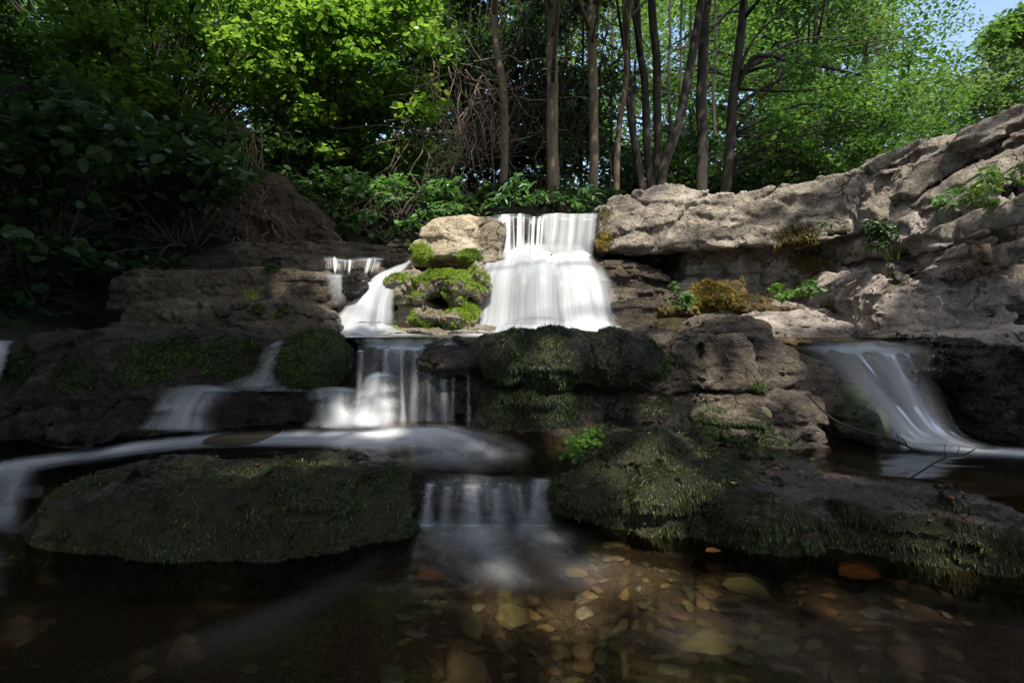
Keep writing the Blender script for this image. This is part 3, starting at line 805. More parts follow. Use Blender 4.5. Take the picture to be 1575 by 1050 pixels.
# ------------------------------------------------------------------ mossy block between the falls, rock behind the falls
s6 = spots([(648,390,4.7,.15,.72),(640,405,4.7,.12,.75),(668,398,4.6,.08,.5),(725,392,4.6,.19,.75),(738,405,4.6,.14,.7),(700,412,4.6,.1,.55),(690,350,4.7,.12,.35)])
blk = rock('sunlit_block', 'pale sunlit boulder with green moss at its foot, left of the main waterfall', 'boulder',
     [Slab([(634,405),(636,372),(648,346),(668,332),(700,325),(745,327),(775,333),(775,400),(750,412),(700,408),(668,402),(655,412)], 4.8, 4.85, th=.8, r=.06, lean=.12, top=.03),
      Egg(686,388,4.74,.13,.12,.07,rot=.25), Egg(722,392,4.76,.12,.12,.07), Egg(650,385,4.78,.09,.12,.12)],
     M_PALE, vox=.011, warp=.04, wf=3, strata=.008, crack=.035, cf=3.2, cz=1.2, fine=.016, chip2=.016, ch2=5, seed=41, moss=lambda V,N: s6(V), wet=lambda V,N: sm(-.33,-.26,V[:,0])*.8)
s7 = spots([(690,432,4.5,.24,.9),(722,440,4.5,.2,.9),(655,445,4.5,.2,.75),(618,440,4.5,.2,.6),(705,460,4.5,.16,.8)])
mid = rock('mossy_middle_rock', 'lumpy rock thick with bright green moss below the pale sunlit boulder', 'boulder',
     [Egg(622,446,4.62,.15,.22,.15), Egg(668,440,4.6,.16,.2,.12), Egg(705,440,4.58,.15,.2,.13), Egg(735,440,4.62,.12,.2,.16), Egg(688,428,4.6,.12,.15,.08), Egg(650,456,4.55,.09,.12,.08), Egg(705,462,4.55,.1,.12,.06)],
     M_PALE, vox=.011, warp=.05, wf=4, k=.02, strata=.006, crack=.03, cf=4, fine=.03, ff=20, seed=43, moss=lambda V,N: .05+.85*s7(V)*(.1+.95*sm(-.25,.5,N[:,2])), wet=lambda V,N: .6+0*V[:,0])
s8 = spots([(640,490,4.5,.09,.9),(655,495,4.5,.1,1),(702,488,4.5,.1,1.4),(718,478,4.5,.12,1.4),(680,492,4.5,.07,.9),(612,500,4.5,.06,.9)])
low = rock('mossy_low_rock', 'low dark rock with moss tufts at the waterline between the two waterfalls', 'boulder',
     [Slab([(598,512),(602,478),(625,468),(650,462),(670,474),(700,474),(730,462),(745,512)], 4.55, 4.55, th=.6, r=.03), Egg(652,486,4.5,.14,.12,.08), Egg(712,486,4.5,.12,.1,.1), Egg(690,494,4.5,.08,.1,.06), Slab([(600,506),(720,502),(760,506),(760,516),(600,516)], 4.4, 4.4, th=.5, r=.01)],
     M_PALE, vox=.011, warp=.04, wf=4, strata=.012, sf=14, crack=.03, cf=4, fine=.022, ff=18, seed=44, moss=lambda V,N: s8(V)*.95, wet=lambda V,N: .85+0*V[:,0])
rock('fall_back_rock', 'dark wet rock face showing through the strands of the main waterfall', 'rock',
     [Slab([(700,515),(712,440),(740,400),(742,337),(760,331),(840,332),(928,331),(935,400),(962,440),(975,515)], 5.12, 5.02, th=.9, r=.03, lean=.03),
      Slab([(700,520),(716,452),(735,414),(780,404),(840,398),(900,404),(938,416),(962,470),(975,520)], 4.99, 4.96, th=.5, r=.06, lean=.25), Egg(843,396,4.88,.055,.08,.03)],
     M_DARK, vox=.015, warp=.03, strata=.02, sf=8, crack=.03, fine=.02, seed=46, wet=lambda V,N: 1+0*V[:,0])

# ------------------------------------------------------------------ left ledges at the back
s9 = spots([(405,440,4.1,.12,.9),(440,425,4.1,.2,.9),(480,420,4.2,.15,.8),(330,455,4.2,.15,.5),(420,400,4.4,.1,.8)])
rock('upper_left_ledge', 'upper jointed stone ledge in the shade left of the small waterfall', 'rock',
     [Slab([(160,480),(168,424),(180,412),(230,408),(300,409),(352,410),(358,404),(400,404),(440,410),(495,414),(520,440),(525,470),(500,490),(300,490)], 4.35, 4.4, th=1.0, r=.03, top=.06)],
     M_LEDGE, vox=.014, warp=.03, strata=.012, crack=.04, cf=3.4, cz=.5, fine=.016, chip2=.016, ch2=5, seed=51, moss=lambda V,N: s9(V), wet=lambda V,N: .35+0*V[:,0])
s10 = spots([(385,470,3.9,.1,1),(430,470,3.85,.16,.8),(260,490,4,.12,.6),(395,490,3.85,.12,.8)])
rock('lower_left_ledge', 'low stone ledge with pale flat tops under the upper jointed ledge', 'rock',
     [Slab([(180,520),(190,470),(206,463),(250,464),(252,458),(330,459),(368,462),(372,520)], 4.1, 4.05, th=.7, r=.025, top=.08),
      Slab([(345,525),(352,485),(372,463),(400,456),(440,456),(470,464),(505,480),(515,525)], 3.95, 4.0, th=.7, r=.06, top=.02)],
     M_LEDGE, vox=.013, warp=.035, strata=.014, crack=.03, cf=3, fine=.016, chip2=.016, ch2=5, seed=53, moss=lambda V,N: s10(V), wet=lambda V,N: .3+0*V[:,0])
rock('back_left_shelf', 'dim layered shelf behind the upper ledge, below the root mound', 'rock',
     [Slab([(270,420),(285,388),(330,374),(400,368),(470,364),(560,372),(640,378),(650,430),(270,430)], 5.3, 5.2, th=1.0, r=.03, top=.05),
      Slab([(390,420),(400,396),(430,391),(480,396),(560,402),(600,420),(600,440),(390,440)], 4.75, 4.75, th=.8, r=.04)],
     M_LEDGE, vox=.018, warp=.04, strata=.02, crack=.03, fine=.018, chip2=.016, ch2=5, seed=55, wet=lambda V,N: .5+0*V[:,0], moss=lambda V,N: sm(.6,.9,N[:,2])*.4)
rock('small_fall_rock', 'black wet rock beside the small left waterfall', 'rock',
     [Slab([(490,520),(498,440),(505,418),(540,415),(575,428),(585,450),(560,480),(545,520)], 4.42, 4.4, th=.7, r=.05, lean=.1), Egg(548,440,4.42,.1,.15,.12)],
     M_DARK, vox=.013, warp=.03, strata=.01, crack=.03, cf=4, fine=.02, seed=57, wet=lambda V,N: 1+0*V[:,0])
rock('fall_channel_rock', 'sloping dark rock carrying the small left waterfall', 'rock',
     [Slab([(500,525),(530,480),(570,430),(610,408),(650,400),(650,525)], 4.6, 4.7, th=.6, r=.05, lean=.35)],
     M_DARK, vox=.016, warp=.03, crack=.03, seed=58, wet=lambda V,N: 1+0*V[:,0])

# ------------------------------------------------------------------ middle row
s11 = spots([(90,570,2.9,.16,.7),(200,560,2.85,.25,.8),(330,545,2.85,.25,.8),(400,560,2.85,.2,.75),(20,560,3,.12,.9),(120,585,2.9,.1,.9),(260,530,2.9,.2,.6)])
rock('mossy_left_ledge', 'long dark mossy ledge across the left side, behind the left stream', 'rock',
     [Slab([(-60,640),(-50,560),(5,545),(18,522),(60,518),(120,517),(135,508),(160,503),(220,506),(300,510),(400,513),(425,520),(430,545),(405,575),(395,600),(300,606),(120,612),(0,640)], 3.0, 2.95, th=.8, r=.07, lean=.08, top=.0)],
     M_DARK, vox=.011, warp=.05, strata=.012, crack=.05, cf=2.8, fine=.022, chip2=.016, ch2=5, seed=61, moss=lambda V,N: s11(V), wet=lambda V,N: .45+0*V[:,0])
s12 = spots([(490,545,2.8,.3,.9)])
r12 = rock('mossy_round_boulder', 'rounded boulder covered in dark green moss beside the middle cascade', 'boulder',
     [Egg(488,556,2.98,.19,.25,.15), Egg(505,545,2.98,.14,.22,.13), Egg(460,565,2.95,.12,.2,.12)],
     M_DARK, vox=.009, warp=.04, wf=4, strata=0, crack=.02, cf=4, fine=.024, ff=18, seed=63, moss=lambda V,N: s12(V)-.35*sm(525,545,(V[:,0]/V[:,1]*F_PX+CX)), wet=lambda V,N: .6+0*V[:,0])
s13 = spots([(820,560,2.75,.3,.6),(800,615,2.7,.22,.75),(850,620,2.65,.2,.7),(930,545,2.75,.22,.55),(1020,545,2.7,.12,.8),(1120,540,2.65,.12,.65),(1160,575,2.65,.14,.6),(1230,570,2.7,.12,.6),(1000,600,2.7,.2,.5),(760,540,2.8,.12,.4),(870,540,2.75,.15,.5)])
cl = rock('central_ledge', 'broad dark ledge hung with moss in the centre, below the main waterfall', 'rock',
     [Slab([(535,700),(540,560),(545,534),(600,528),(700,526),(745,516),(800,510),(880,508),(960,512),(1010,506),(1060,504),(1085,520),(1090,605),(1060,615),(980,610),(900,600),(880,640),(900,700)], 2.98, 2.72, th=.6, r=.06, lean=.06, top=-.1),
      Slab([(720,690),(735,610),(770,592),(840,588),(890,600),(930,612),(1000,612),(1060,612),(1065,690)], 2.68, 2.6, th=.7, r=.06, lean=.1),
      Egg(790,545,2.84,.18,.2,.13), Egg(860,548,2.82,.22,.2,.14), Egg(950,548,2.8,.2,.2,.14), Egg(690,545,2.95,.2,.2,.1)],
     M_DARK, vox=.011, warp=.05, strata=.012, crack=.035, cf=3, fine=.026, seed=65, moss=lambda V,N: s13(V), wet=lambda V,N: .55+0*V[:,0])
s14 = spots([(1040,545,2.6,.12,.8),(1010,560,2.7,.12,.8),(1130,530,2.6,.08,.8),(1150,575,2.6,.1,.5),(1200,540,2.6,.1,.6),(1180,600,2.6,.12,.7),(1235,580,2.6,.08,.7),(1280,560,2.65,.12,.9),(1120,600,2.6,.06,.6)])
rock('ribbed_ledge', 'brown ribbed ledge of upright slanting blocks left of the right cascade', 'rock',
     [Slab([(985,612),(990,540),(1005,508),(1040,500),(1072,508),(1082,530),(1090,570),(1095,606),(1060,612)], 2.75, 2.7, th=.7, r=.05, lean=.12),
      Slab([(1088,606),(1090,530),(1100,514),(1150,512),(1165,530),(1172,560),(1182,606),(1140,612)], 2.7, 2.66, th=.6, r=.045, lean=.16),
      Slab([(1150,612),(1158,540),(1160,516),(1200,516),(1230,538),(1246,560),(1250,590),(1235,612)], 2.72, 2.7, th=.6, r=.05, lean=.1),
      Slab([(1225,640),(1235,560),(1246,545),(1275,550),(1292,575),(1300,620),(1300,660),(1240,660)], 2.8, 2.8, th=.5, r=.05, lean=.1),
      Slab([(1100,514),(1105,500),(1150,497),(1185,502),(1192,520),(1100,524)], 2.95, 2.95, th=.6, r=.02),
      Slab([(1090,512),(1100,494),(1130,488),(1180,490),(1200,500),(1200,515)], 3.2, 3.2, th=.6, r=.03)],
     M_LEDGE, vox=.010, k=.008, warp=.035, strata=.006, crack=.03, cf=3, cz=.6, fine=.02, chip2=.014, ch2=5, seed=67, moss=lambda V,N: s14(V)-.1, wet=lambda V,N: .3+0*V[:,0])
s15 = spots([(1100,650,2.5,.25,1),(1180,670,2.45,.22,1),(1030,640,2.6,.2,.9),(1240,690,2.4,.1,.9),(960,640,2.6,.15,.7)])
fb = rock('fallen_slab', 'tan topped slab with a mossy front lying below the ribbed ledge', 'rock',
     [Slab([(950,690),(960,625),(1000,606),(1060,604),(1110,606),(1180,602),(1270,604),(1285,640),(1302,690),(1280,702),(1180,700),(1060,690)], 2.62, 2.5, th=.55, r=.03, lean=.5, top=.03)],
     M_LEDGE, vox=.010, warp=.035, strata=.014, sf=12, tilt=-.05, crack=.015, fine=.018, chip2=.016, ch2=5, seed=69, moss=lambda V,N: s15(V)*sm(.85,.5,N[:,2]) - .6*sm(0,.2,(V[:,0]/V[:,1]*F_PX+CX-1180)/300+(620-(HY-(V[:,2]-EYE)/V[:,1]*F_PX))/100), wet=lambda V,N: .2+0*V[:,0])
rock('cascade_side_rock', 'small dark mossy rock at the left foot of the right cascade', 'rock',
     [Egg(1310,650,2.75,.12,.2,.1), Egg(1340,672,2.7,.1,.2,.06)],
     M_DARK, vox=.010, warp=.03, crack=.02, fine=.02, seed=70, moss=lambda V,N: .5+0*V[:,0], wet=lambda V,N: .7+0*V[:,0])
rock('weeping_ledge', 'black weeping rock wall under the lip at the right edge', 'rock',
     [Slab([(1395,720),(1420,620),(1415,560),(1420,530),(1460,522),(1560,518),(1700,520),(1690,530),(1690,720)], 2.9, 2.55, th=.8, r=.08, lean=.12), Egg(1465,560,2.85,.17,.2,.16)],
     M_DARK, vox=.012, warp=.045, strata=.012, crack=.035, cf=3.5, fine=.022, chip2=.016, ch2=5, seed=71, wet=lambda V,N: 1+0*V[:,0], moss=lambda V,N: .25+0*V[:,0])
rock('right_cascade_rock', 'dark sloping rock the right cascade slides over', 'rock',
     [Slab([(1190,720),(1196,540),(1205,530),(1250,527),(1330,527),(1440,527),(1450,720)], 3.05, 2.95, th=.7, r=.1, lean=.55)],
     M_DARK, vox=.014, warp=.05, strata=.02, sf=7, crack=.03, fine=.02, seed=72, wet=lambda V,N: 1+0*V[:,0])
rock('left_wet_rock', 'black glistening rock below the mossy ledge on the left', 'rock',
     [Slab([(60,690),(64,655),(100,635),(130,610),(165,590),(220,583),(300,584),(330,600),(300,640),(240,672)], 2.75, 2.7, th=.6, r=.06, lean=.15, top=.03), Egg(130,650,2.7,.22,.2,.06),
      Slab([(-80,680),(-60,620),(0,612),(100,605),(160,600),(170,650),(60,690)], 2.85, 2.85, th=.5, r=.05)],
     M_DARK, vox=.011, warp=.05, strata=.012, crack=.03, cf=3.5, fine=.024, chip2=.016, ch2=5, seed=73, wet=lambda V,N: .9+0*V[:,0], moss=lambda V,N: .15+0*V[:,0])
rock('veil_rock', 'dark wet rock between the two silky cascades in the middle', 'rock',
     [Slab([(290,680),(300,620),(350,603),(400,600),(470,602),(500,612),(490,680)], 2.78, 2.75, th=.5, r=.04, lean=.15)],
     M_DARK, vox=.011, warp=.04, strata=.008, crack=.03, cf=4, cz=.5, fine=.022, chip2=.016, ch2=5, seed=74, wet=lambda V,N: 1+0*V[:,0])

# ------------------------------------------------------------------ foreground: mossy boulder on the left, mossy bank on the right
def s16(V, N):
    return .95 - .75*sm(.75,.95,N[:,2])*(0.6+.8*fbm(V*7,3,77)) - .5*sm(-.05,.35,fbm(V*3.1,3,79)) + .9*(1-sm(.1,.3,np.abs(V[:,0]+.82)))*sm(.6,.9,N[:,2])
fl = rock('mossy_foreground_boulder', 'big dark boulder shaggy with moss in the left foreground water', 'boulder',
     [Egg(200,818,1.98,.28,.2,.19), Egg(330,818,1.9,.3,.2,.20), Egg(455,815,1.9,.28,.2,.205), Egg(540,800,2.0,.22,.2,.18), Egg(595,775,2.06,.10,.14,.14), Egg(430,850,1.86,.24,.15,.13), Egg(560,820,1.95,.15,.15,.1), Egg(270,830,1.9,.2,.18,.18), Egg(140,800,2.05,.13,.18,.16),
      Slab([(60,880),(90,760),(150,735),(220,720),(330,709),(430,707),(520,711),(570,725),(590,756),(600,860)], 1.95, 2.0, th=.5, r=.09, lean=.25, top=-.24)],
     M_BANK, vox=.009, k=.03, warp=.05, wf=3.2, strata=0, crack=.02, cf=3.5, fine=.026, ff=16, seed=81, moss=s16, wet=lambda V,N: .85+0*V[:,0])
def s17(V, N):
    px = V[:,0]/V[:,1]*F_PX+CX
    top = sm(.62,.92,N[:,2])
    bare = sm(1120,1220,px)*top
    return .95 - 1.0*bare - .35*top*(1-bare)*(.6+fbm(V*8,3,78))
bk = rock('mossy_bank_rock', 'long low bank rock in the right foreground with a fringe of hanging moss', 'rock',
     [Slab([(845,810),(848,760),(856,725),(880,706),(940,694),(1000,694),(1060,706),(1120,725),(1180,745),(1250,758),(1300,764),(1300,905),(1100,860),(960,812)], 2.22, 1.72, th=.7, r=.08, lean=.55, top=-.06),
      Slab([(1230,900),(1240,780),(1280,762),(1330,765),(1400,780),(1480,790),(1580,800),(1680,815),(1690,830),(1690,1000),(1575,930),(1400,900)], 1.78, 1.45, th=.6, r=.06, lean=.4, top=-.04),
      Egg(930,770,2.15,.2,.2,.16), Egg(1020,775,2.05,.2,.2,.16), Egg(1180,800,1.9,.2,.2,.13)],
     M_BANK, vox=.009, k=.04, warp=.05, wf=3, strata=.010, sf=14, crack=.02, cf=3.2, fine=.024, ff=16, seed=83, moss=s17, wet=lambda V,N: .6+0*V[:,0])
rock('shelf_rock', 'dark flat shelf with moss scraps between the central ledge and the foreground bank', 'rock',
     [Slab([(700,720),(720,690),(800,672),(900,668),(1000,676),(1120,690),(1130,720),(1000,730),(850,735)], 2.5, 2.45, th=.6, r=.04, lean=.8)],
     M_BANK, vox=.011, warp=.04, strata=.01, crack=.03, fine=.02, seed=85, wet=lambda V,N: .8+0*V[:,0], moss=lambda V,N: .35+.3*fbm(V*9,2,5))
rock('lip_rock', 'dark wet rock lip under the small foreground cascade', 'rock',
     [Slab([(600,840),(610,745),(650,738),(720,742),(790,750),(850,748),(860,840)], 2.2, 2.22, th=.5, r=.05, lean=.2)],
     M_DARK, vox=.011, warp=.04, strata=.01, crack=.03, fine=.02, seed=86, wet=lambda V,N: 1+0*V[:,0])

# the bank goes on past the right edge of the view
rock('bank_cliff', 'grey rock bank carrying the cliff on beyond the right edge of the view', 'rock',
     [Slab([(1670,900),(1665,700),(1660,500),(1665,330),(1690,170),(1760,95),(1900,60),(2400,40),(2500,950)], 3.1, 2.1, th=1.2, r=.08, lean=.2, top=.05)],
     M_CLIFF, vox=.03, warp=.06, strata=.02, sf=6, tilt=.3, crack=.03, fine=.02, chip2=.05, ch2=2.5, seed=90)
finish_rocks()
# ------------------------------------------------------------------ water surfaces
M_WATER = water_mat('clear_stream_water', tint=(0.93,0.86,0.72), rough=0.10, wave=(1.3,4.0), bump=0.08, blur=0.3)
M_POOL = water_mat('pool_water', tint=(0.85,0.74,0.52), rough=0.12, wave=(2.0,6.0), bump=0.10, blur=0.2)
M_VEIL = veil_mat('falling_water', white=(0.62,0.64,0.665), su=20, sv=0.7, con=0.36, top=0.96)
M_STRAND = veil_mat('falling_strands', su=34, sv=0.5, sharp=True)
M_THIN = veil_mat('thin_silky_water', white=(0.80,0.81,0.83), su=15, sv=0.6, con=0.55, top=0.9, trans=0.35)
M_LIP = veil_mat('lip_water', white=(0.78,0.79,0.81), su=26, sv=0.5, con=0.95, top=0.85, trans=0.35)
M_SMOOTH = veil_mat('smooth_silky_water', white=(0.78,0.79,0.80), su=7, sv=0.5, con=0.5, top=0.85, trans=0.35)
M_FOAM = veil_mat('silky_foam', white=(0.80,0.81,0.83), su=8, sv=0.45, con=0.6, top=0.85, trans=0.2, film=False)

def rip(amp, fx, fy, seed):
    return lambda X, Y: amp*fbm(np.stack([X.ravel()*fx, Y.ravel()*fy, 0*X.ravel()], 1), 2, seed).reshape(X.shape)
r1 = rip(.006, 2.0, 4.0, 5)
sheet('water', -4, 4, -1.6, 2.4, lambda X,Y: r1(X,Y), M_WATER, res=.04)
def bent_sheet(x0, x1, yf, y1, zf, mat, nx=70, ny=40):
    X, T = np.meshgrid(np.linspace(x0,x1,nx), np.linspace(0,1,ny), indexing='ij')
    Y = yf(X)*(1-T)+y1*T
    I = np.arange(nx*ny).reshape(nx, ny)
    Q = np.stack([I[:-1,:-1], I[1:,:-1], I[1:,1:], I[:-1,1:]], -1).reshape(-1,4)
    tag(add('water', np.stack([X,Y,zf(X,Y)],-1).reshape(-1,3), [Q], mat, base=False), kind='structure')
bent_sheet(.4, 3.2, lambda X: 2.42-.38*(X-.4), 3.05, lambda X,Y: .168+.3*r1(X,Y), M_POOL)
bent_sheet(-2.7, 2.7, lambda X: 3.06+0*X, 5.15, lambda X,Y: .652+.3*r1(X,Y), M_POOL, 120, 50)
def stream_z(X, Y):
    return .13 + .2*(Y-2.22) - .13*sm(-1.0, -2.3, X) + .012*fbm(np.stack([np.ravel(X)*3, np.ravel(Y)*5, 0*np.ravel(X)],1), 2, 8).reshape(np.shape(X))
bent_sheet(-2.8, .32, lambda X: 2.24+0*X, 3.0, stream_z, M_WATER)

def onto(px, py, zf, lift=.006):
    d = 2.4
    for _ in range(30):
        X = (px-CX)/F_PX*d
        z = float(np.ravel(zf(np.array([X]), np.array([d])))[0]) + lift
        d = 0.5*d + 0.5*(EYE-z)*F_PX/(py-HY)
    return (px, py, d)
OS = lambda px, py: onto(px, py, stream_z)
OR_ = lambda px, py: onto(px, py, lambda X,Y: .168+0*X)
OP = lambda px, py: onto(px, py, lambda X,Y: .652+0*X)
OF = lambda px, py: onto(px, py, lambda X,Y: 0*X)

# ------------------------------------------------------------------ waterfalls
wf = tag(empty('waterfall', at(835,512,4.6)), 'broad white main waterfall spreading into a silky skirt in the centre', 'waterfall')
ribbon('curtain', [((831,328,5.12),(923,328,5.06)), ((832,334,5.0),(921,335,4.94)), ((830,360,4.95),(918,362,4.9)), ((822,410,4.88),(914,416,4.84))], M_VEIL, wf, alpha=(.6,.8,.8,.75), edge=.12, bulge=.03, wob=.02, seed=1, ends=(.04,.3))
ribbon('strands', [((741,331,5.15),(842,331,5.12)), ((743,338,5.06),(840,338,5.02)), ((745,360,5.02),(838,360,4.98)), ((746,398,4.97),(836,396,4.95))], M_STRAND, wf, alpha=(.35,.5,.5,.6), edge=.03, wob=.03, seed=2)
ap = [((758,366,5.06),(908,362,5.02)), ((744,394,4.95),(920,390,4.9)), ((722,436,4.7),(948,436,4.64)), ((711,478,4.62),(960,476,4.57)), ((702,506,4.54),(974,505,4.48)), ((670,513.0,4.35),(1010,513.0,4.25))]
ribbon('skirt', ap, M_VEIL, wf, alpha=(.5,.8,.72,.72,.9,.75), edge=.16, bulge=.10, wob=.03, seed=3, ends=(.3,.1))
ribbon('inner_skirt', [((a[0]+14,a[1]+5,a[2]+.06),(b[0]-14,b[1]+5,b[2]+.06)) for a,b in ap], M_VEIL, wf, alpha=(.6,.75,.62,.62,.85,.7), edge=.2, bulge=.09, wob=.04, seed=4, ends=(.3,.1))
ribbon('foot_foam', [(OP(660,512.2),OP(1020,512.2)), (OP(670,513.6),OP(1000,513.6)), (OP(690,516.5),OP(930,516.5))], M_FOAM, wf, alpha=(.95,.8,.1), edge=.25, seed=8)
lf = tag(empty('waterfall', at(560,512,4.4)), 'small white waterfall slanting down left of the mossy boulders', 'waterfall')
ribbon('chute', [((612,402,4.86),(645,396,4.86)), ((576,424,4.6),(624,420,4.62)), ((542,456,4.42),(610,452,4.46)), ((518,486,4.32),(608,482,4.36)), ((496,508,4.24),(612,508,4.3)), ((470,513.4,3.95),(640,513.4,4.05))], M_VEIL, lf, alpha=(.6,.95,.97,.97,.97,.8), edge=.16, bulge=.07, wob=.05, seed=5, ends=(.06,.06))
ribbon('foot_foam', [(OP(470,512.2),OP(640,512.2)), (OP(480,513.8),OP(660,513.8)), (OP(520,517.5),OP(680,517.5))], M_FOAM, lf, alpha=(.95,.7,.1), edge=.25, seed=9)
ribbon('side_veil', [((492,393,4.76),(592,396,4.74)), ((494,402,4.68),(592,404,4.66)), ((498,424,4.62),(580,436,4.58))], M_STRAND, lf, alpha=(.0,.4,.25), edge=.1, wob=.02, seed=6, ends=(.25,.3))
ribbon('side_trickle', [((496,417,4.44),(528,419,4.42)), ((500,430,4.34),(532,432,4.33)), ((508,476,4.28),(540,474,4.28))], M_THIN, lf, alpha=(.25,.4,.35), edge=.4, seed=7, ends=(.3,.3))

mf = tag(empty('cascade', at(620,655,2.8)), 'thin silky cascade over the dark ledge lip, with a pale arched plume', 'cascade')
ribbon('lip_sheet', [((535,517,3.2),(748,514,3.2)), ((538,526,3.0),(742,523,3.02)), ((540,538,2.9),(725,538,2.9)), ((540,565,2.86),(712,565,2.86)), ((542,610,2.84),(706,610,2.83)), ((540,656,2.8),(704,656,2.79))], M_LIP, mf, alpha=(.12,.24,.2,.10,.08,.14), edge=.25, wob=.03, seed=11, nu=80)
ribbon('plume', [((570,570,2.9),(600,568,2.9)), ((556,584,2.79),(612,580,2.8)), ((530,618,2.71),(622,610,2.74)), ((492,658,2.6),(616,660,2.62))], M_THIN, mf, alpha=(.0,.3,.6,.8), edge=.5, bulge=.03, seed=12, ends=(.2,.06))
ribbon('hump', [((462,596,2.9),(560,594,2.9)), ((466,606,2.78),(556,604,2.78)), ((470,630,2.71),(552,630,2.71)), ((462,660,2.62),(575,662,2.62))], M_THIN, mf, alpha=(.0,.34,.6,.75), edge=.45, bulge=.04, seed=13, ends=(.2,.06))
for k,(a,b,top,al) in enumerate(((548,562,536,.4),(586,604,534,.45),(612,622,536,.3),(630,650,534,.4),(655,664,537,.28),(672,690,532,.45),(694,703,535,.3),(716,724,532,.2))):
    q = (k*37 % 11)-5
    ribbon('trickle', [((a-3,top,2.95),(b+3,top,2.95)), ((a-1,top+10,2.89),(b+1,top+10,2.89)), ((a+q*.5,600,2.83),(b+q*.5,600,2.83)), ((a+q-4,657,2.78),(b+q+4,657,2.78))], M_THIN, mf, nu=16, alpha=(.0,al,al*.8,al), edge=.5, seed=50+k, ends=(.2,.03))

lc = tag(empty('cascade', at(290,655,2.65)), 'dim silky cascade on the left, sliding from a gap beside the mossy round boulder', 'cascade')
ribbon('gap_chute', [((408,518,3.2),(442,516,3.2)), ((404,530,3.0),(440,526,3.0)), ((392,556,2.92),(432,560,2.92)), ((368,578,2.86),(440,584,2.84)), ((300,594,2.8),(470,600,2.8))], M_THIN, lc, alpha=(.0,.2,.36,.36,.25), edge=.45, seed=21, ends=(.05,.1))
ribbon('tray', [((395,582,3.05),(565,588,3.05)), ((330,592,2.88),(545,598,2.88)), ((285,600,2.76),(500,606,2.76))], M_FOAM, lc, alpha=(.1,.22,.2), edge=.45, seed=22, ends=(.3,.3))
ribbon('silk_drop', [((262,588,2.84),(385,592,2.84)), ((246,600,2.74),(372,604,2.74)), ((226,630,2.66),(352,632,2.65)), ((195,662,2.56),(345,668,2.56))], M_THIN, lc, alpha=(.0,.22,.5,.55), edge=.4, bulge=.03, seed=23, ends=(.15,.08))

st = tag(empty('current', at(400,675,2.6)), 'streaked pale current sweeping left and right below the middle cascade', 'current')
ribbon('left_streak', [(OS(720,650),OS(720,672)), (OS(600,650),OS(600,694)), (OS(480,656),OS(470,690)), (OS(310,664),OS(300,692)), (OS(130,686),OS(110,716)), (OS(-60,712),OS(-60,752))], M_FOAM, st, alpha=(.4,.95,.8,.6,.75,.8), edge=.48, seed=31, nv=90, ends=(.08,0))
ribbon('front_streak', [(OS(545,658),OS(705,652)), (OS(585,690),OS(780,666)), (OS(625,716),OS(830,694)), (OS(648,735),OS(848,728))], M_FOAM, st, alpha=(.8,.6,.35,.1), edge=.45, seed=32, ends=(.1,.4))
ff = tag(empty('cascade', at(750,790,2.1)), 'low front cascade between the two mossy foreground rocks', 'cascade')
ribbon('lip_sheet', [((640,730,2.26),(852,724,2.3)), ((640,744,2.16),(852,742,2.2)), ((638,766,2.11),(856,768,2.13)), ((624,798,2.05),(876,800,2.05)), ((590,832,1.86),(930,838,1.84))], M_LIP, ff, alpha=(.02,.08,.14,.05,.0), edge=.35, bulge=.02, wob=.03, seed=33, nu=70, ends=(.1,.3))
for k,(a,b,top,al) in enumerate(((650,672,738,.34),(676,700,742,.2),(706,746,740,.42),(752,772,745,.22),(790,806,742,.3),(812,850,732,.5))):
    q = (k*29 % 13)-6
    ribbon('trickle', [((a-2,top,2.21),(b+2,top,2.22)), ((a,top+10,2.15),(b,top+10,2.16)), ((a+q*.6,775,2.09),(b+q*.6,775,2.1)), ((a+q-12,806,2.02),(b+q+12,806,2.02)), ((a+q-34,840,1.88),(b+q+30,840,1.88))], M_THIN, ff, nu=20, alpha=(.0,al,al*.8,al*.7,.05), edge=.5, seed=70+k, ends=(.2,.35))
rc = tag(empty('cascade', at(1450,690,2.6)), 'silky right-hand cascade curving down from the golden lip', 'cascade')
ribbon('lip_sheet', [((1190,519,3.3),(1445,519,3.3)), ((1200,527,3.05),(1440,525,2.98)), ((1222,545,2.92),(1440,540,2.84)), ((1272,585,2.8),(1448,585,2.74)), ((1318,630,2.7),(1462,635,2.66)), ((1352,664,2.6),(1492,672,2.56)), ((1375,686,2.5),(1570,694,2.44))], M_SMOOTH, rc, alpha=(.0,.06,.2,.3,.38,.55,.45), edge=.4, bulge=.02, wob=.02, seed=41, nu=70, nv=80, ends=(0,.08))
ribbon('foam_band', [(OR_(1385,672),OR_(1375,694)), (OR_(1470,680),OR_(1470,700)), (OR_(1640,690),OR_(1650,716))], M_FOAM, rc, alpha=(.5,.65,.55), edge=.48, seed=42, ends=(.1,0))
lb = tag(empty('cascade', at(0,590,2.9)), 'sliver of white water falling at the extreme left edge', 'cascade')
ribbon('upper_slip', [((-60,520,3.2),(26,524,3.2)), ((-60,532,2.96),(18,536,2.96)), ((-60,585,2.86),(2,590,2.86))], M_THIN, lb, alpha=(.4,.7,.5), edge=.15, seed=43, ends=(.05,.2))
ll = tag(empty('cascade', at(10,790,2.1)), 'pale slide of water entering the foreground at the left edge', 'cascade')
ribbon('lower_slip', [((-80,716,2.36),(80,706,2.4)), ((-80,740,2.22),(62,738,2.26)), ((-80,790,2.12),(44,786,2.14)), ((-80,830,1.9),(40,825,1.9))], M_THIN, ll, alpha=(.25,.3,.28,.1), edge=.4, seed=44, ends=(.15,.3))
fs = tag(empty('current', at(500,930,1.5)), 'faint milky drift on the dark foreground water', 'current')
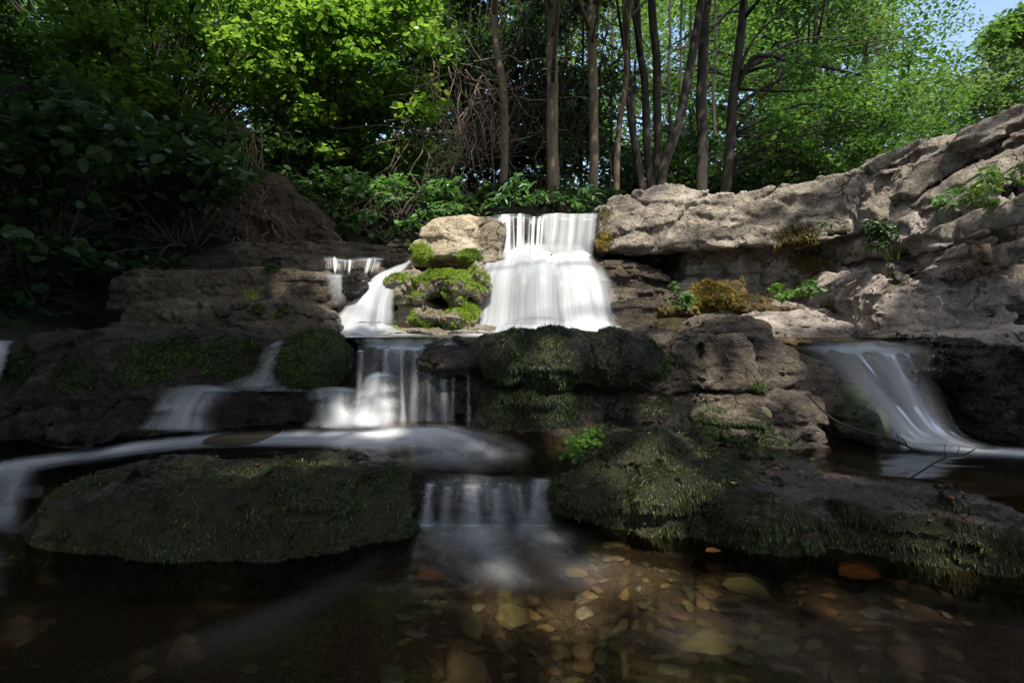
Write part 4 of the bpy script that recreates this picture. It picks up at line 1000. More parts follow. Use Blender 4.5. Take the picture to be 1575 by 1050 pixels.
ribbon('drift', [(OF(560,838),OF(660,828)), (OF(470,890),OF(600,900)), (OF(330,950),OF(480,985)), (OF(60,1030),OF(250,1090))], M_FOAM, fs, alpha=(.03,.025,.035,.02), edge=.48, seed=45, ends=(.3,.3))
ribbon('wash', [(OF(640,800),OF(880,800)), (OF(620,850),OF(960,850)), (OF(640,930),OF(1080,920))], M_FOAM, fs, alpha=(.34,.17,.03), edge=.45, seed=46, ends=(.2,.3))
# ------------------------------------------------------------------ leaf and bark materials
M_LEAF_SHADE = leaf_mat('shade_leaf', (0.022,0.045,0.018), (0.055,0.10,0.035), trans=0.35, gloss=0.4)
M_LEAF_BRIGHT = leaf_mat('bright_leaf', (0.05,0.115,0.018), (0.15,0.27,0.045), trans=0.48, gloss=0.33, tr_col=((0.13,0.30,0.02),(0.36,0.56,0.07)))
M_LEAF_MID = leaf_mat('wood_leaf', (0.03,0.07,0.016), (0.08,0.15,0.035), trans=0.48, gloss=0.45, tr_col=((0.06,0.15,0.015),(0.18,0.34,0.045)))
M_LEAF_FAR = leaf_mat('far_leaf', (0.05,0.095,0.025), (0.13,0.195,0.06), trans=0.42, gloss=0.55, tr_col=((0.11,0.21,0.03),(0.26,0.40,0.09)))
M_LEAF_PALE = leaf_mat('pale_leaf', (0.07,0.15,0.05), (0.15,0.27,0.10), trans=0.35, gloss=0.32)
M_BARK = bark_mat('grey_bark', (0.035,0.028,0.02), (0.16,0.125,0.09))
M_BARK_DARK = bark_mat('dark_bark', (0.010,0.008,0.006), (0.05,0.04,0.03))
M_BARK_PALE = bark_mat('brown_bark', (0.06,0.045,0.028), (0.22,0.165,0.105))
M_VINE = bark_mat('dry_vine', (0.06,0.04,0.03), (0.30,0.22,0.16), scale=3)

# ------------------------------------------------------------------ unseen shade trees (beside and behind the camera), leaf gaps shaped for the sun patches
SX, SY = SUN.x/SUN.z, SUN.y/SUN.z
def shadow_uv(P, z=1.0):
    return P[:,0]-SX*(P[:,2]-z), P[:,1]-SY*(P[:,2]-z)
def sun_open(P, wood=True):
    """how open the leaf roof is where the sun passes, by where its shadow lands on the level z = 1"""
    u, v = shadow_uv(P)
    q = np.stack([u, v, 0*u], 1)
    n = fbm(q*1.6, 2, 91); n2 = fbm(q*4.0, 2, 92)
    def ell(cx, cy, rx, ry, soft=.35): return 1-sm(1-soft, 1+soft, np.hypot((u-cx)/rx, (v-cy)/ry))
    o = ell(.08, 5.25, 1.2, .95, .12)                       # main waterfall and mossy blocks
    o = np.maximum(o, ell(-1.15, 4.65, .5, .7, .25))
    o = np.maximum(o, ell(-1.0, 6.55, .65, .55, .3)); o = np.maximum(o, ell(.15, 6.4, .8, .5, .3))
    o = np.maximum(o, ell(.9, 3.95, 1.9, .8, .2)*.92)     # leaf roof opened for skylight over the pools
    o = np.maximum(o, ell(2.7, 4.75, 2.4, 1.35, .2)*np.clip(1.2+1.5*n+.8*n2, 0, 1))   # right cliff, dappled
    o = np.maximum(o, ell(-2.2, 8.3, 1.55, 1.6, .35)*np.clip(1.0+.7*n, 0, 1)); o = np.maximum(o, ell(-3.6, 8.6, 1.2, 1.4, .4)*np.clip(.35+1.2*n, 0, 1))   # hanging greenery on the left
    for cx, cy, rx, ry, k in SPOTS: o = np.maximum(o, ell(cx, cy, rx, ry, .5)*k)
    if wood: o = np.maximum(o, sm(8.2, 9.4, v)*sm(-4.5,-3.5,u))
    return np.clip(o, 0, 1)
def spot(px, py, d, rx, ry, k=1.0):
    p = at(px, py, d)[None]
    u, v = shadow_uv(p)
    return (u[0], v[0], rx, ry, k)
SPOTS = [spot(380,425,4.35,.10,.14), spot(330,459,4.1,.22,.08), spot(430,405,4.4,.2,.12), spot(440,694,2.0,.28,.14), spot(1000,715,2.15,.22,.13), spot(1005,790,2.0,.2,.2), spot(890,880,1.6,.16,.12), spot(960,850,1.7,.42,.22,.5), spot(1010,800,2.0,.10,.10,.8), spot(820,560,2.7,.3,.15,.5), spot(620,590,2.8,.25,.12,.6), spot(300,690,2.1,.16,.12,.8), spot(1000,900,1.55,.8,.5,.34), spot(1330,930,1.5,.35,.3,.3), spot(700,960,1.45,.4,.25,.2), spot(150,850,1.7,.3,.2,.2), spot(1380,640,2.7,.3,.2,.25), spot(1290,780,1.75,.3,.12,.4), spot(1100,600,2.6,.3,.10), spot(1240,615,2.6,.12,.08), spot(1170,520,2.7,.15,.12), spot(1160,560,2.65,.3,.2,.6), spot(1060,560,2.7,.12,.2,.7), spot(1250,650,2.5,.2,.15,.7), spot(1450,790,1.6,.3,.12,.45), spot(1250,715,2.1,.35,.12,.4), spot(560,660,2.7,.25,.12)]  # wanted sun flecks: the leaf roof gets a gap for each

def shade_tree(base, height, label, clumps, seed):
    rng = np.random.default_rng(seed)
    t = tag(empty('shade_tree', base), label, 'tree')
    b = np.array(base, float); top = b + np.array([0, 0, height])
    b1 = Bag()
    path = catmull([b-[0,0,.3], b+[.1,.05,height*.35], b+[-.05,.1,height*.7], top], 16)
    b1.put(*tube(path, [.2,.15,.1,.04], 10, seed))
    pts = []
    for c, r, n in clumps:
        c = np.array(c, float)
        s = path[rng.integers(8, 14)]
        m = (s+c)/2 + [0,0,.4]
        b1.put(*tube(catmull([s, m, c], 8), [.06,.03,.01], 6, seed))
        P = blob_pts(rng, c, r, n, .45)
        pts.append(P)
    P = np.vstack(pts)
    keep = rng.random(len(P)) > sm(0, .62, sun_open(P))*1.02  # crown thinned along the sun's path to the places meant to be lit
    P = P[keep]
    V, Q, tn = leaves(P, .17, rng, 'round', up=1.6)
    b1.build('trunk', M_BARK, t)
    o = add('crown', V, [Q], M_LEAF_MID, t, {'tone': tn}, smooth=False)
    return t
def grid_clumps(x0, x1, y0, y1, z0, z1, step, r, n, seed):
    rng = np.random.default_rng(seed); out = []
    for x in np.arange(x0, x1, step):
        for y in np.arange(y0, y1, step):
            out.append(((x+rng.uniform(-.3,.3), y+rng.uniform(-.3,.3), rng.uniform(z0, z1)), r, n))
    return out
def wall_clumps(pts, z0, z1, step, r, n, seed):  # unseen low leaf walls, added to block skylight from the horizon
    rng = np.random.default_rng(seed); out = []
    P = catmull([(x,y,0) for x,y in pts], 60)
    L = np.concatenate([[0], np.cumsum(np.linalg.norm(np.diff(P, axis=0), axis=1))])
    for l in np.arange(0, L[-1], step):
        x, y = np.interp(l, L, P[:,0]), np.interp(l, L, P[:,1])
        for z in np.arange(z0, z1, step*.75): out.append(((x+rng.uniform(-.5,.5), y+rng.uniform(-.5,.5), z+rng.uniform(-.2,.2)), r, n))
    return out
shade_tree((-3.4,-1.6,-.1), 6.5, 'broad unseen alder behind the viewer on the left bank, roofing the foreground water', grid_clumps(-4.5,0.2,-4.5,1.0,5.2,6.6,1.0,.95,290,1)+grid_clumps(-4.8,-.3,-.3,1.8,5.0,6.2,1.0,.9,420,21)+wall_clumps([(.3,-5.6),(-3,-5.4),(-5.5,-4),(-6,-1.5)],.3,2.6,1.2,1.0,330,11), 201)
shade_tree((3.3,-1.9,-.1), 6.5, 'broad unseen alder behind the viewer on the right bank, shading the foreground bank rock', grid_clumps(.2,4.8,-4.5,1.0,5.2,6.6,1.0,.95,260,2)+wall_clumps([(-.3,-5.6),(3,-5.4),(5.5,-4),(6.2,-1.5)],.3,2.6,1.2,1.0,330,12), 202)
shade_tree((-3.9,2.0,.3), 6.3, 'leaning alder on the left bank just out of view, shading the left ledges', grid_clumps(-6.5,-.2,1.0,5.6,5.2,6.4,1.0,.95,560,3)+grid_clumps(-9,-4.2,-2,6.5,5.2,6.6,1.2,1.05,420,23)+wall_clumps([(-6,-2),(-6.6,1.5),(-7.8,4.5),(-10,8)],.8,4,1.2,1.0,330,13), 203)
shade_tree((4.6,1.2,.6), 6.3, 'thin-crowned alder on the right bank just out of view, dappling the cliff', grid_clumps(.2,5.5,.8,4.2,5.3,6.3,1.0,.95,380,4)+wall_clumps([(6.2,-2),(6.5,0),(6.6,1.5)],.6,2.6,1.2,1.0,330,14), 204)
# ------------------------------------------------------------------ woodland
def reg(px0, px1, py0, py1, d0, d1, n, r, seed):
    """clump centres spread over a part of the wood"""
    rng = np.random.default_rng(seed)
    return [(at(rng.uniform(px0,px1), rng.uniform(py0,py1), rng.uniform(d0,d1)), r*rng.uniform(.75,1.25)) for _ in range(n)]
def crown_at(c, R, n, r, seed, flat=.8):
    rng = np.random.default_rng(seed)
    return [(p, r*rng.uniform(.75,1.25)) for p in blob_pts(rng, np.array(c, float), R, n, flat)]

def foliage(clumps, per, size, kind, rng, flat=.5, up=.9, droop=.25, face=None, sky=False):
    P = np.vstack([blob_pts(rng, c, r, max(4,int(per*(r/clumps[0][1])**2)), flat) for c, r in clumps])
    tb = np.concatenate([np.full(max(4,int(per*(r/clumps[0][1])**2)), rng.uniform(.25,.75)) for c, r in clumps])
    tb = np.clip(tb+rng.normal(0,.2,len(P)),0,1)
    if sky:
        k = (P[:,2] < EYE+.56*P[:,1]) | (rng.random(len(P)) > sm(0, .62, sun_open(P, False))*1.02)  # crown leaves above the view thinned for the same sun patches
        P, tb = P[k], tb[k]
    return leaves(P, size, rng, kind, up, tb, droop, face)

def tree(label, path, widths, clumps, seed, leaf, bark, size=.08, per=220, kind='oval', name='tree', group=None, limbs=True, face=None, flat=.5, extra=()):
    """path: (px,py,depth) from the ground up; widths in photo pixels at the first depth"""
    rng = np.random.default_rng(seed)
    p = np.array([at(*q) for q in path])
    t = tag(empty(name, p[0]), label, 'tree', group)
    k = path[0][2]/F_PX/2
    C = catmull(p, 26)
    C[1:-1] += np.stack([fbm(np.stack([C[1:-1,2]*.9, np.full(24,seed*1.7), np.zeros(24)],1),2,seed), fbm(np.stack([C[1:-1,2]*.9, np.full(24,seed*2.9), np.zeros(24)],1),2,seed+1), np.zeros(24)],1)*.05
    b = Bag()
    b.put(*tube(C, [w*k for w in widths], 10, seed, .14))
    if limbs:
        for c, r in clumps:
            i = int(np.argmin(np.linalg.norm(C-(c-[0,0,.6]), axis=1))); i = max(min(i, 23), 3)
            s = C[i]; L = np.linalg.norm(c-s)
            if L > 4.5 or rng.random() < .6: continue
            i = max(min(i+int(rng.integers(-3,4)), 23), 3); s = C[i]; L = np.linalg.norm(c-s)
            m = (s+c)/2 + [0,0,.08*L] + rng.normal(0,.07*L,3)
            b.put(*tube(catmull([s, m, c+rng.normal(0,.1,3)], 8), [.012+.009*L, .006+.004*L, .004], 5, seed, .05))
            for _ in range(3):
                e = c+rng.normal(0, r*.6, 3)
                b.put(*tube(catmull([m*.5+c*.5, (m*.25+c*.25+e*.5)+rng.normal(0,.05,3), e], 6), [.008,.005,.002], 4, seed, 0))
    for ex in extra: b.put(*tube(catmull([at(*q) for q in ex[0]], 14), ex[1], 6, seed, .1))
    b.build('trunk', bark, t)
    if clumps:
        V, Q, tn = foliage(clumps, per, size, kind, rng, flat, face=face, sky=True)
        add('crown', V, [Q], leaf, t, {'tone': tn}, smooth=False)
    return t

def shrub(label, base, clumps, seed, leaf, size, per, kind='round', name='shrub', cat='shrub', bark=None, flat=.5, up=.9, droop=.3, group=None, face=None):
    rng = np.random.default_rng(seed)
    b0 = at(*base) if len(base) == 3 else np.array(base[1:])
    t = tag(empty(name, b0), label, cat, group)
    b = Bag()
    q = min(1.0, clumps[0][1]/.16)
    for c, r in clumps:
        s = b0 + q*rng.normal(0,.08,3)*[1,1,.2]
        m = s*.45+c*.55+np.array([0,0,.25*np.linalg.norm(c-s)])*.5+q*rng.normal(0,.05,3)
        b.put(*tube(catmull([s, m, c], 9), [.014*q*q,.009*q*q,.004*q*q], 5, seed, .05))
        for _ in range(4):
            e = c+rng.normal(0, r*.6, 3)*[1,1,.6]
            b.put(*tube(catmull([m*.4+c*.6, (c+e)/2+rng.normal(0,.02,3)*q, e], 5), [.006*q*q,.004*q*q,.002*q*q], 4, seed, 0))
    b.build('stem', bark or M_BARK_DARK, t)
    V, Q, tn = foliage(clumps, per, size, kind, rng, flat, up, droop, face)
    add('foliage', V, [Q], leaf, t, {'tone': tn}, smooth=False)
    return t

TOP = -520     # photo row well above the picture, for stems that run out of view
G1 = 'slender trunks rising behind the falls'
# the three brown trunks behind the main waterfall
tree('wavy brown trunk rising behind the bright leafy plant at the waterfall top', [(777,300,7.0),(774,200,7.0),(768,100,7.0),(762,0,7.0),(756,-200,7.1),(750,TOP,7.2)], (13,11.5,10,8), crown_at((-.35,5.1,5.8),1.8,22,.6,301), 301, M_LEAF_MID, M_BARK_PALE, group=G1, per=170)
tree('thick straight brown trunk standing above the curtain of the main waterfall', [(850,305,7.2),(850,150,7.2),(849,0,7.2),(852,-200,7.3),(850,TOP,7.3)], (19,17,16,11), crown_at((.5,5.6,6.0),1.9,24,.6,302), 302, M_LEAF_MID, M_BARK_PALE, group=G1, per=170)
tree('brown trunk just left of the sandstone block, third of the brown trunks', [(913,300,7.6),(912,180,7.6),(908,60,7.6),(907,-100,7.7),(900,TOP,7.8)], (15,14,13,9), crown_at((1.0,6.0,6.4),1.8,22,.6,303), 303, M_LEAF_MID, M_BARK_PALE, group=G1, per=170)
tree('thin pale stem leaning behind the left end of the sandstone block', [(946,310,8.0),(952,230,8.0),(959,120,8.0),(962,0,8.0),(966,TOP,8.4)], (10,9,8,6), crown_at((1.6,7.4,6.6),1.7,16,.6,304), 304, M_LEAF_MID, M_BARK_PALE, group=G1, per=150)
tree('dark curved trunk crossing behind the thin pale stem', [(990,310,8.4),(983,250,8.4),(968,160,8.4),(964,60,8.4),(965,-100,8.5),(960,TOP,8.6)], (12,11,10,7), crown_at((1.7,7.7,6.8),1.7,16,.6,305), 305, M_LEAF_MID, M_BARK_DARK, group=G1, per=150)
tree('dark trunk with a reddish sunlit edge between the curved trunk and the straight pair', [(1006,310,8.8),(998,230,8.8),(990,130,8.8),(982,60,8.8),(978,-80,8.9),(970,TOP,9)], (13,12,11,7), crown_at((2.0,8.2,7.0),1.7,16,.6,306), 306, M_LEAF_MID, M_BARK_DARK, group=G1, per=150)
tree('straight dark trunk left of the leaning one above the block', [(1017,310,8.8),(1016,200,8.8),(1012,90,8.8),(1004,0,8.8),(1000,-150,8.9),(990,TOP,9)], (14,13,12,8), crown_at((2.3,8.0,7.2),1.7,16,.6,307), 307, M_LEAF_MID, M_BARK_DARK, group=G1, per=150)
tree('strongly leaning dark trunk tilted to the right above the block', [(1014,320,8.6),(1024,255,8.6),(1045,190,8.6),(1062,110,8.6),(1075,20,8.6),(1090,-120,8.7),(1110,TOP,9)], (15,14,12,8), crown_at((3.1,7.8,7.0),1.8,18,.6,308), 308, M_LEAF_MID, M_BARK_DARK, group=G1, per=150)
tree('thick dark upright trunk above the middle of the sandstone block', [(1079,310,8.8),(1081,220,8.8),(1083,120,8.8),(1084,0,8.8),(1082,-150,8.9),(1080,TOP,9)], (18,17,16,10), crown_at((3.2,8.2,7.4),1.8,18,.6,309), 309, M_LEAF_MID, M_BARK_DARK, group=G1, per=150)
tree('dark trunk leaning right with a long bare side branch, rightmost of the thick trunks', [(1110,315,9.2),(1120,250,9.2),(1130,150,9.2),(1136,70,9.2),(1142,0,9.2),(1150,-150,9.3),(1160,TOP,9.5)], (17,15,13,8),
     reg(1180,1440,70,200,8.2,9.6,26,.42,310)+reg(1130,1420,130,250,8.8,10.2,26,.45,311)+crown_at((4.6,7.6,7.2),1.6,16,.6,315)+crown_at((3.9,8.2,7.6),1.8,16,.6,310), 310, M_LEAF_MID, M_BARK_DARK, group=G1, per=110, size=.085,
     extra=[(((1131,140,9.2),(1160,88,9.0),(1210,92,8.9),(1290,108,8.7),(1340,120,8.6)),[.045,.035,.025,.01]), (((1131,120,9.2),(1160,60,9.1),(1200,20,9.0),(1260,-40,9.0)),[.03,.02,.012,.006]), (((1128,170,9.2),(1165,140,9),(1240,100,9),(1330,10,9)),[.03,.02,.012,.006])])
# thin far trunks in the light wood on the right, with their leaves
GF = 'thin trunks in the sunlit wood on the right'
far = [((1206,285,13),(1202,150,13),(1200,70,13),(1204,TOP,13),9,'thin dark stem straight above the right half of the sandstone block, with a fork'),
       ((1230,280,15),(1229,150,15),(1226,0,15),(1230,TOP,15),7,'thinnest grey stem halfway between two darker far stems'),
       ((1258,275,12.5),(1257,160,12.5),(1254,50,12.5),(1258,TOP,12.5),8,'thin stem with a sunlit left edge near the end of the sandstone block'),
       ((1288,262,17),(1286,180,17),(1282,60,17),(1284,TOP,17),7,'far thin stem low behind the notch where the cliff starts to climb'),
       ((1172,285,14),(1170,180,14),(1166,60,14),(1160,TOP,14),6,'far thin stem right beside the trunk that leans right')]
for i, (a,b_,c_,d_,wd,lab) in enumerate(far):
    x0 = 960+i*95
    cl = reg(x0-60,x0+130,-40,150,11.5,17,16,.75,320+i) + reg(x0-60,x0+130,120,290,11.5,17,16,.7,330+i) + crown_at((at(*d_)[0], a[2], 9.5),2.2,8,.8,325+i)
    tree(lab, [a,b_,c_,d_], (wd,wd*.9,wd*.7), cl, 340+i, M_LEAF_MID, M_BARK_DARK, group=GF, per=230, size=.10, limbs=True)
tree('loose-leaved tree against the sky where the cliff begins to climb', [(1345,270,14),(1340,150,14),(1330,60,14),(1335,-60,14)], (8,7,5), reg(1290,1370,-30,130,12.5,15,12,.55,351)+reg(1330,1420,130,220,12.5,15,12,.45,352), 350, M_LEAF_FAR, M_BARK_DARK, per=150, size=.10)
xs = [(942,11),(975,12),(1030,11),(1048,12),(1063,13),(1100,12),(1148,13),(1186,15),(1218,16),(1245,14),(1272,15),(1305,16),(895,10),(872,11)]
for i,(px,d) in enumerate(xs):
    rng = np.random.default_rng(380+i); dx = rng.uniform(-5,5)
    tree(('far slim stem in the gap left of the thin pale leaning stem','far slim stem seen between the dark curved trunk and the reddish edged one','far slim stem close beside the straight dark trunk, on its right','far slim stem crossed by the strongly leaning trunk','far slim stem just left of the thick upright trunk','far slim stem just right of the thick upright trunk','far slim stem just right of the trunk with the bare side branch','far slim stem left of the forked far stem','far slim stem between the forked far stem and the thinnest grey stem','far slim stem left of the stem with the sunlit edge','far slim stem right of the stem with the sunlit edge','outermost far slim stem, above where the cliff starts to climb','far slim stem left of the third brown trunk','far slim stem right of the thick brown trunk above the curtain')[i],
         [(px+dx,300,d),(px+dx*.4,150,d),(px,0,d),(px-dx*.5,TOP,d)], (rng.uniform(4,8),4,3), [], 385+i, M_LEAF_MID, M_BARK_DARK, group=GF)
# pale trees on the far slope, right edge
GH = 'pale green trees on the far right slope'
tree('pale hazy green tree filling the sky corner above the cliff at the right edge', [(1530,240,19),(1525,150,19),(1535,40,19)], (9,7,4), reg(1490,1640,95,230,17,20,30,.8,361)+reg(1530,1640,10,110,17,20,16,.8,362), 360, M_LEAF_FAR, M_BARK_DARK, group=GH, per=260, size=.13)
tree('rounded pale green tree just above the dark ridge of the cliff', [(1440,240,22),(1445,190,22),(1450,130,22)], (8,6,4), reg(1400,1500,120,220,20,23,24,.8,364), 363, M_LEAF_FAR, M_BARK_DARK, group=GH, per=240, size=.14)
tree('dark-leaved bough hanging into the top right corner', [(1660,130,9.5),(1650,40,9.5),(1600,30,9.3),(1500,60,9)], (14,9,5,3), reg(1515,1590,35,75,8.6,9.4,9,.22,366)+reg(1570,1640,0,60,8.8,9.6,8,.35,367), 365, M_LEAF_MID, M_BARK_DARK, per=120, size=.09)

# far wood closing the view
def far_wood():
    rng = np.random.default_rng(400)
    cl = []
    for _ in range(230):
        d = rng.uniform(22, 34); px = rng.uniform(850, 1360)
        cl.append((at(px, rng.uniform(-40, 290), d), rng.uniform(.9,1.5)))
    for _ in range(230):
        d = rng.uniform(13, 24); px = rng.uniform(-350, 930)
        cl.append((at(px, rng.uniform(-260, 300), d), rng.uniform(1.0,1.6)))
    V, Q, tn = foliage(cl, 190, .2, 'oval', rng, .6)
    tag(add('forest', V, [Q], M_LEAF_FAR, None, {'tone': tn}, smooth=False), 'far sunlit wood glimpsed between the trunks', 'forest', None, 'stuff')
far_wood()

# ------------------------------------------------------------------ left bank greenery
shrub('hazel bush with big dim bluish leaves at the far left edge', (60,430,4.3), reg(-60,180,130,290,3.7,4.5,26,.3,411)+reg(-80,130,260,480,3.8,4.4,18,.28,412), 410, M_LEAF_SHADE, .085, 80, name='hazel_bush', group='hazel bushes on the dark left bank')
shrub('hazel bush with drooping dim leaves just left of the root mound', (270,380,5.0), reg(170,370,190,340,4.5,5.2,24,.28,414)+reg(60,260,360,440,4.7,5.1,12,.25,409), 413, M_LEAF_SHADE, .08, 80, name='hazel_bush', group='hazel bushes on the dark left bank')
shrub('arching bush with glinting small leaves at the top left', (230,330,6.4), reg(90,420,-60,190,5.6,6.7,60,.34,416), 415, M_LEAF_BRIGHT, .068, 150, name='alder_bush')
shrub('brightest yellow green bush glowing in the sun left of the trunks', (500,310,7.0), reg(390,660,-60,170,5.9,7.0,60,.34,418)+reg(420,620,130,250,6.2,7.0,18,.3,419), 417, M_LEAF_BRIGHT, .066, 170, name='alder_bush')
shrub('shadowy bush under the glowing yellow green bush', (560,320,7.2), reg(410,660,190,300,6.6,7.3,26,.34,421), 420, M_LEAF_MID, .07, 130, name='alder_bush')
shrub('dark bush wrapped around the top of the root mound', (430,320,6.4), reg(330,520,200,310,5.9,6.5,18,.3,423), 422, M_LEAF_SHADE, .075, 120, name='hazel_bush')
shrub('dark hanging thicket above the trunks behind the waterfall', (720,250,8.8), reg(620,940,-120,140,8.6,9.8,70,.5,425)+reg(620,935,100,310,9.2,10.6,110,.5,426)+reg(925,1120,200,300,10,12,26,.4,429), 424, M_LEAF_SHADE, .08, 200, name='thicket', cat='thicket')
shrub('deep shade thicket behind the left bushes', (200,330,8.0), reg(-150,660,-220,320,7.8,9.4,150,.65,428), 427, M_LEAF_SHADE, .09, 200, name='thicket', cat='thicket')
# low plants along the top of the falls
shrub('bramble bush with sunlit leaves above the small left waterfall', (620,350,5.9), reg(545,700,275,345,5.6,6.1,26,.17,431), 430, M_LEAF_PALE, .072, 34, 'oval', name='bramble_bush')
shrub('bright pale leafy plant at the top of the main waterfall, lit from above', (795,330,5.75), [(at(px,py,5.6),.09) for px,py in ((800,270),(785,285),(815,283),(772,300),(830,296),(755,308),(800,298),(785,308),(815,305))], 432, M_LEAF_PALE, .105, 14, 'long', name='elder_plant', cat='plant', flat=.5, up=1.2, droop=.4)
shrub('small sprig of pale leaves left of the end of the sandstone block', (905,325,6.0), [(at(px,py,5.9),.1) for px,py in ((905,290),(885,306),(918,300),(895,315))], 433, M_LEAF_PALE, .09, 14, 'long', name='elder_plant', cat='plant', up=1.2)
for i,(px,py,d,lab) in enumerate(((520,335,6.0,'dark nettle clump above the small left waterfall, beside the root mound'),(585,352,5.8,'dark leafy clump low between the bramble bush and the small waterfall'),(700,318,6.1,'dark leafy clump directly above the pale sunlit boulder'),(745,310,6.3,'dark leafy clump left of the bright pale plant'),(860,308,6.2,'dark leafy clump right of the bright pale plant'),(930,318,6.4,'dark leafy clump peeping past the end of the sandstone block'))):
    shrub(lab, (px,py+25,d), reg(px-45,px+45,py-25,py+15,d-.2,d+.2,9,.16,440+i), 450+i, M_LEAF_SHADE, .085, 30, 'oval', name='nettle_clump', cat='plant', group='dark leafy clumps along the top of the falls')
shrub('bushy undergrowth behind the sandstone block under the thin trunks', (1180,300,10.5), reg(940,1330,225,300,9.8,11.5,44,.4,461), 460, M_LEAF_MID, .09, 120, name='undergrowth', cat='shrub')

# dry vines and hanging stems
def vines(name, label, px0, px1, py0, py1, d0, d1, n, seed, mat, r=(.004,.011), hang=.6, cat='vines'):
    rng = np.random.default_rng(seed); b = Bag()
    for i in range(n):
        px, py, d = rng.uniform(px0,px1), rng.uniform(py0,py0+(py1-py0)*.6), rng.uniform(d0,d1)
        L = rng.uniform(.5, 1.3)*(py1-py0)*.6
        a = rng.normal(0, .45) if rng.random() < hang else rng.normal(0, 1.1)
        q = [at(px+math.sin(a)*L*t+rng.normal(0,9), min(py+math.cos(a)*L*t, py1+20)+rng.normal(0,7), d+rng.normal(0,.12)) for t in np.linspace(0,1,6)]
        rr = rng.uniform(*r)
        C = catmull(q, 22); b.put(*tube(C, [rr, rr*.8, rr*.4], 5, seed+i, 0))
        for _ in range(rng.integers(1,4)):
            s = C[rng.integers(5,18)]
            e = s+rng.normal(0,.18,3)*[1,.5,1]-[0,0,.08]
            b.put(*tube(catmull([s,(s+e)/2+rng.normal(0,.03,3),e],7), [rr*.5,rr*.2], 4, seed, 0))
    tag(b.build(name, mat), label, cat)
vines('vine_tangle', 'dry pinkish vine tangle arching down between the glowing bush and the wavy trunk', 640, 765, 85, 330, 6.1, 6.7, 62, 470, M_VINE, (.003,.009))
vines('hanging_stems', 'dark hanging stems curtaining the gap between the brown trunks', 760, 940, -40, 300, 7.8, 8.4, 80, 471, M_BARK_DARK, (.004,.012), .95)
vines('dead_twigs', 'dead twigs drooping over the dark hollow above the small waterfall', 540, 660, 270, 360, 5.6, 6.0, 14, 472, M_VINE, (.002,.005))

# mound of roots and earth left of the small waterfall
M_ROOTS = bark_mat('root_earth', (0.008,0.005,0.003), (0.055,0.033,0.02), scale=2)
JOBS.clear()
rock('root_mound', 'brown cone of earth and roots under an upturned stump on the left bank', 'root mound',
     [Slab([(270,400),(300,345),(335,300),(360,262),(385,242),(410,256),(440,285),(480,320),(515,370),(520,400)], 5.35, 5.3, th=1.0, r=.10, lean=.25)],
     M_ROOTS, vox=.018, warp=.08, wf=3, strata=0, crack=0, fine=.05, ff=14, seed=481)
finish_rocks()
def rootlets():
    rng = np.random.default_rng(482); b = Bag()
    for i in range(34):
        t = rng.random()**.6; px = 385+rng.normal(0,1)*80*t; py = 245+t*120
        q = [at(px+(px-385)*.2*k+rng.normal(0,9), py+k*rng.uniform(6,26), 5.22-.04*k+rng.normal(0,.02)) for k in (0,1,2)]
        b.put(*tube(catmull(q,8), [rng.uniform(.003,.007),.0015], 4, i, 0))
    for i in range(9):
        px = 372+i*4
        b.put(*tube(catmull([at(px,262,5.4), at(px+rng.normal(0,6),225,5.4), at(px+rng.normal(0,14),190,5.4)],8), [.007,.003], 4, i, 0))
    o = b.build('roots', M_BARK_PALE, ROCKS['root_mound'][4])
rootlets()
# ------------------------------------------------------------------ moss fronds
M_FROND = strand_mat('moss_frond', [(0,(0.010,0.012,0.004)),(0.35,(0.03,0.04,0.010)),(0.7,(0.075,0.10,0.02)),(1,(0.15,0.17,0.05))])
M_FROND_DARK = strand_mat('dark_moss_frond', [(0,(0.008,0.011,0.004)),(0.4,(0.024,0.038,0.008)),(0.75,(0.06,0.095,0.016)),(1,(0.12,0.17,0.035))])
M_FROND_BRIGHT = strand_mat('bright_moss_frond', [(0,(0.05,0.09,0.008)),(0.5,(0.20,0.31,0.025)),(1,(0.40,0.52,0.07))], trans=.35)
M_FROND_GOLD = strand_mat('golden_moss_frond', [(0,(0.03,0.028,0.006)),(0.5,(0.16,0.12,0.02)),(1,(0.40,0.30,0.05))], trans=.3)
strands('moss', 'mossy_foreground_boulder', M_FROND, 60000, (.007,.019), .0026, seed=501, droop=1.0, out=.35, tone=(-.1,.85))
strands('moss', 'mossy_bank_rock', M_FROND, 70000, (.008,.026), .0026, seed=502, droop=1.1, out=.32, tone=(-.1,.9))
strands('moss', 'central_ledge', M_FROND_DARK, 26000, (.009,.024), .003, seed=503, thr=.3, droop=1.0, out=.35, tone=(-.15,.8))
strands('moss', 'mossy_round_boulder', M_FROND_DARK, 9000, (.010,.022), .003, seed=504, droop=.5)
strands('moss', 'fallen_slab', M_FROND_DARK, 14000, (.010,.024), .003, seed=505, droop=1.0, out=.35, tone=(-.1,.85))
strands('moss', 'mossy_left_ledge', M_FROND_DARK, 14000, (.012,.026), .0035, seed=506)
strands('moss', 'ribbed_ledge', M_FROND_DARK, 8000, (.010,.022), .003, seed=507)
strands('moss', 'shelf_rock', M_FROND, 5000, (.008,.018), .003, seed=508, droop=.1, out=.8)
strands('moss', 'mossy_middle_rock', M_FROND_BRIGHT, 16000, (.012,.026), .0045, seed=509, droop=.6)
strands('moss', 'sunlit_block', M_FROND_BRIGHT, 6000, (.012,.024), .0045, seed=510, droop=.6, thr=.45)
strands('moss', 'mossy_low_rock', M_FROND_BRIGHT, 7000, (.010,.022), .0045, seed=511, droop=.5)
strands('moss', 'mossy_mound', M_FROND_GOLD, 14000, (.014,.03), .005, seed=512, droop=.5)
strands('moss', 'recessed_stone_course', M_FROND_GOLD, 7000, (.014,.034), .005, seed=513, droop=.9, thr=.5, tone=(0,.7))
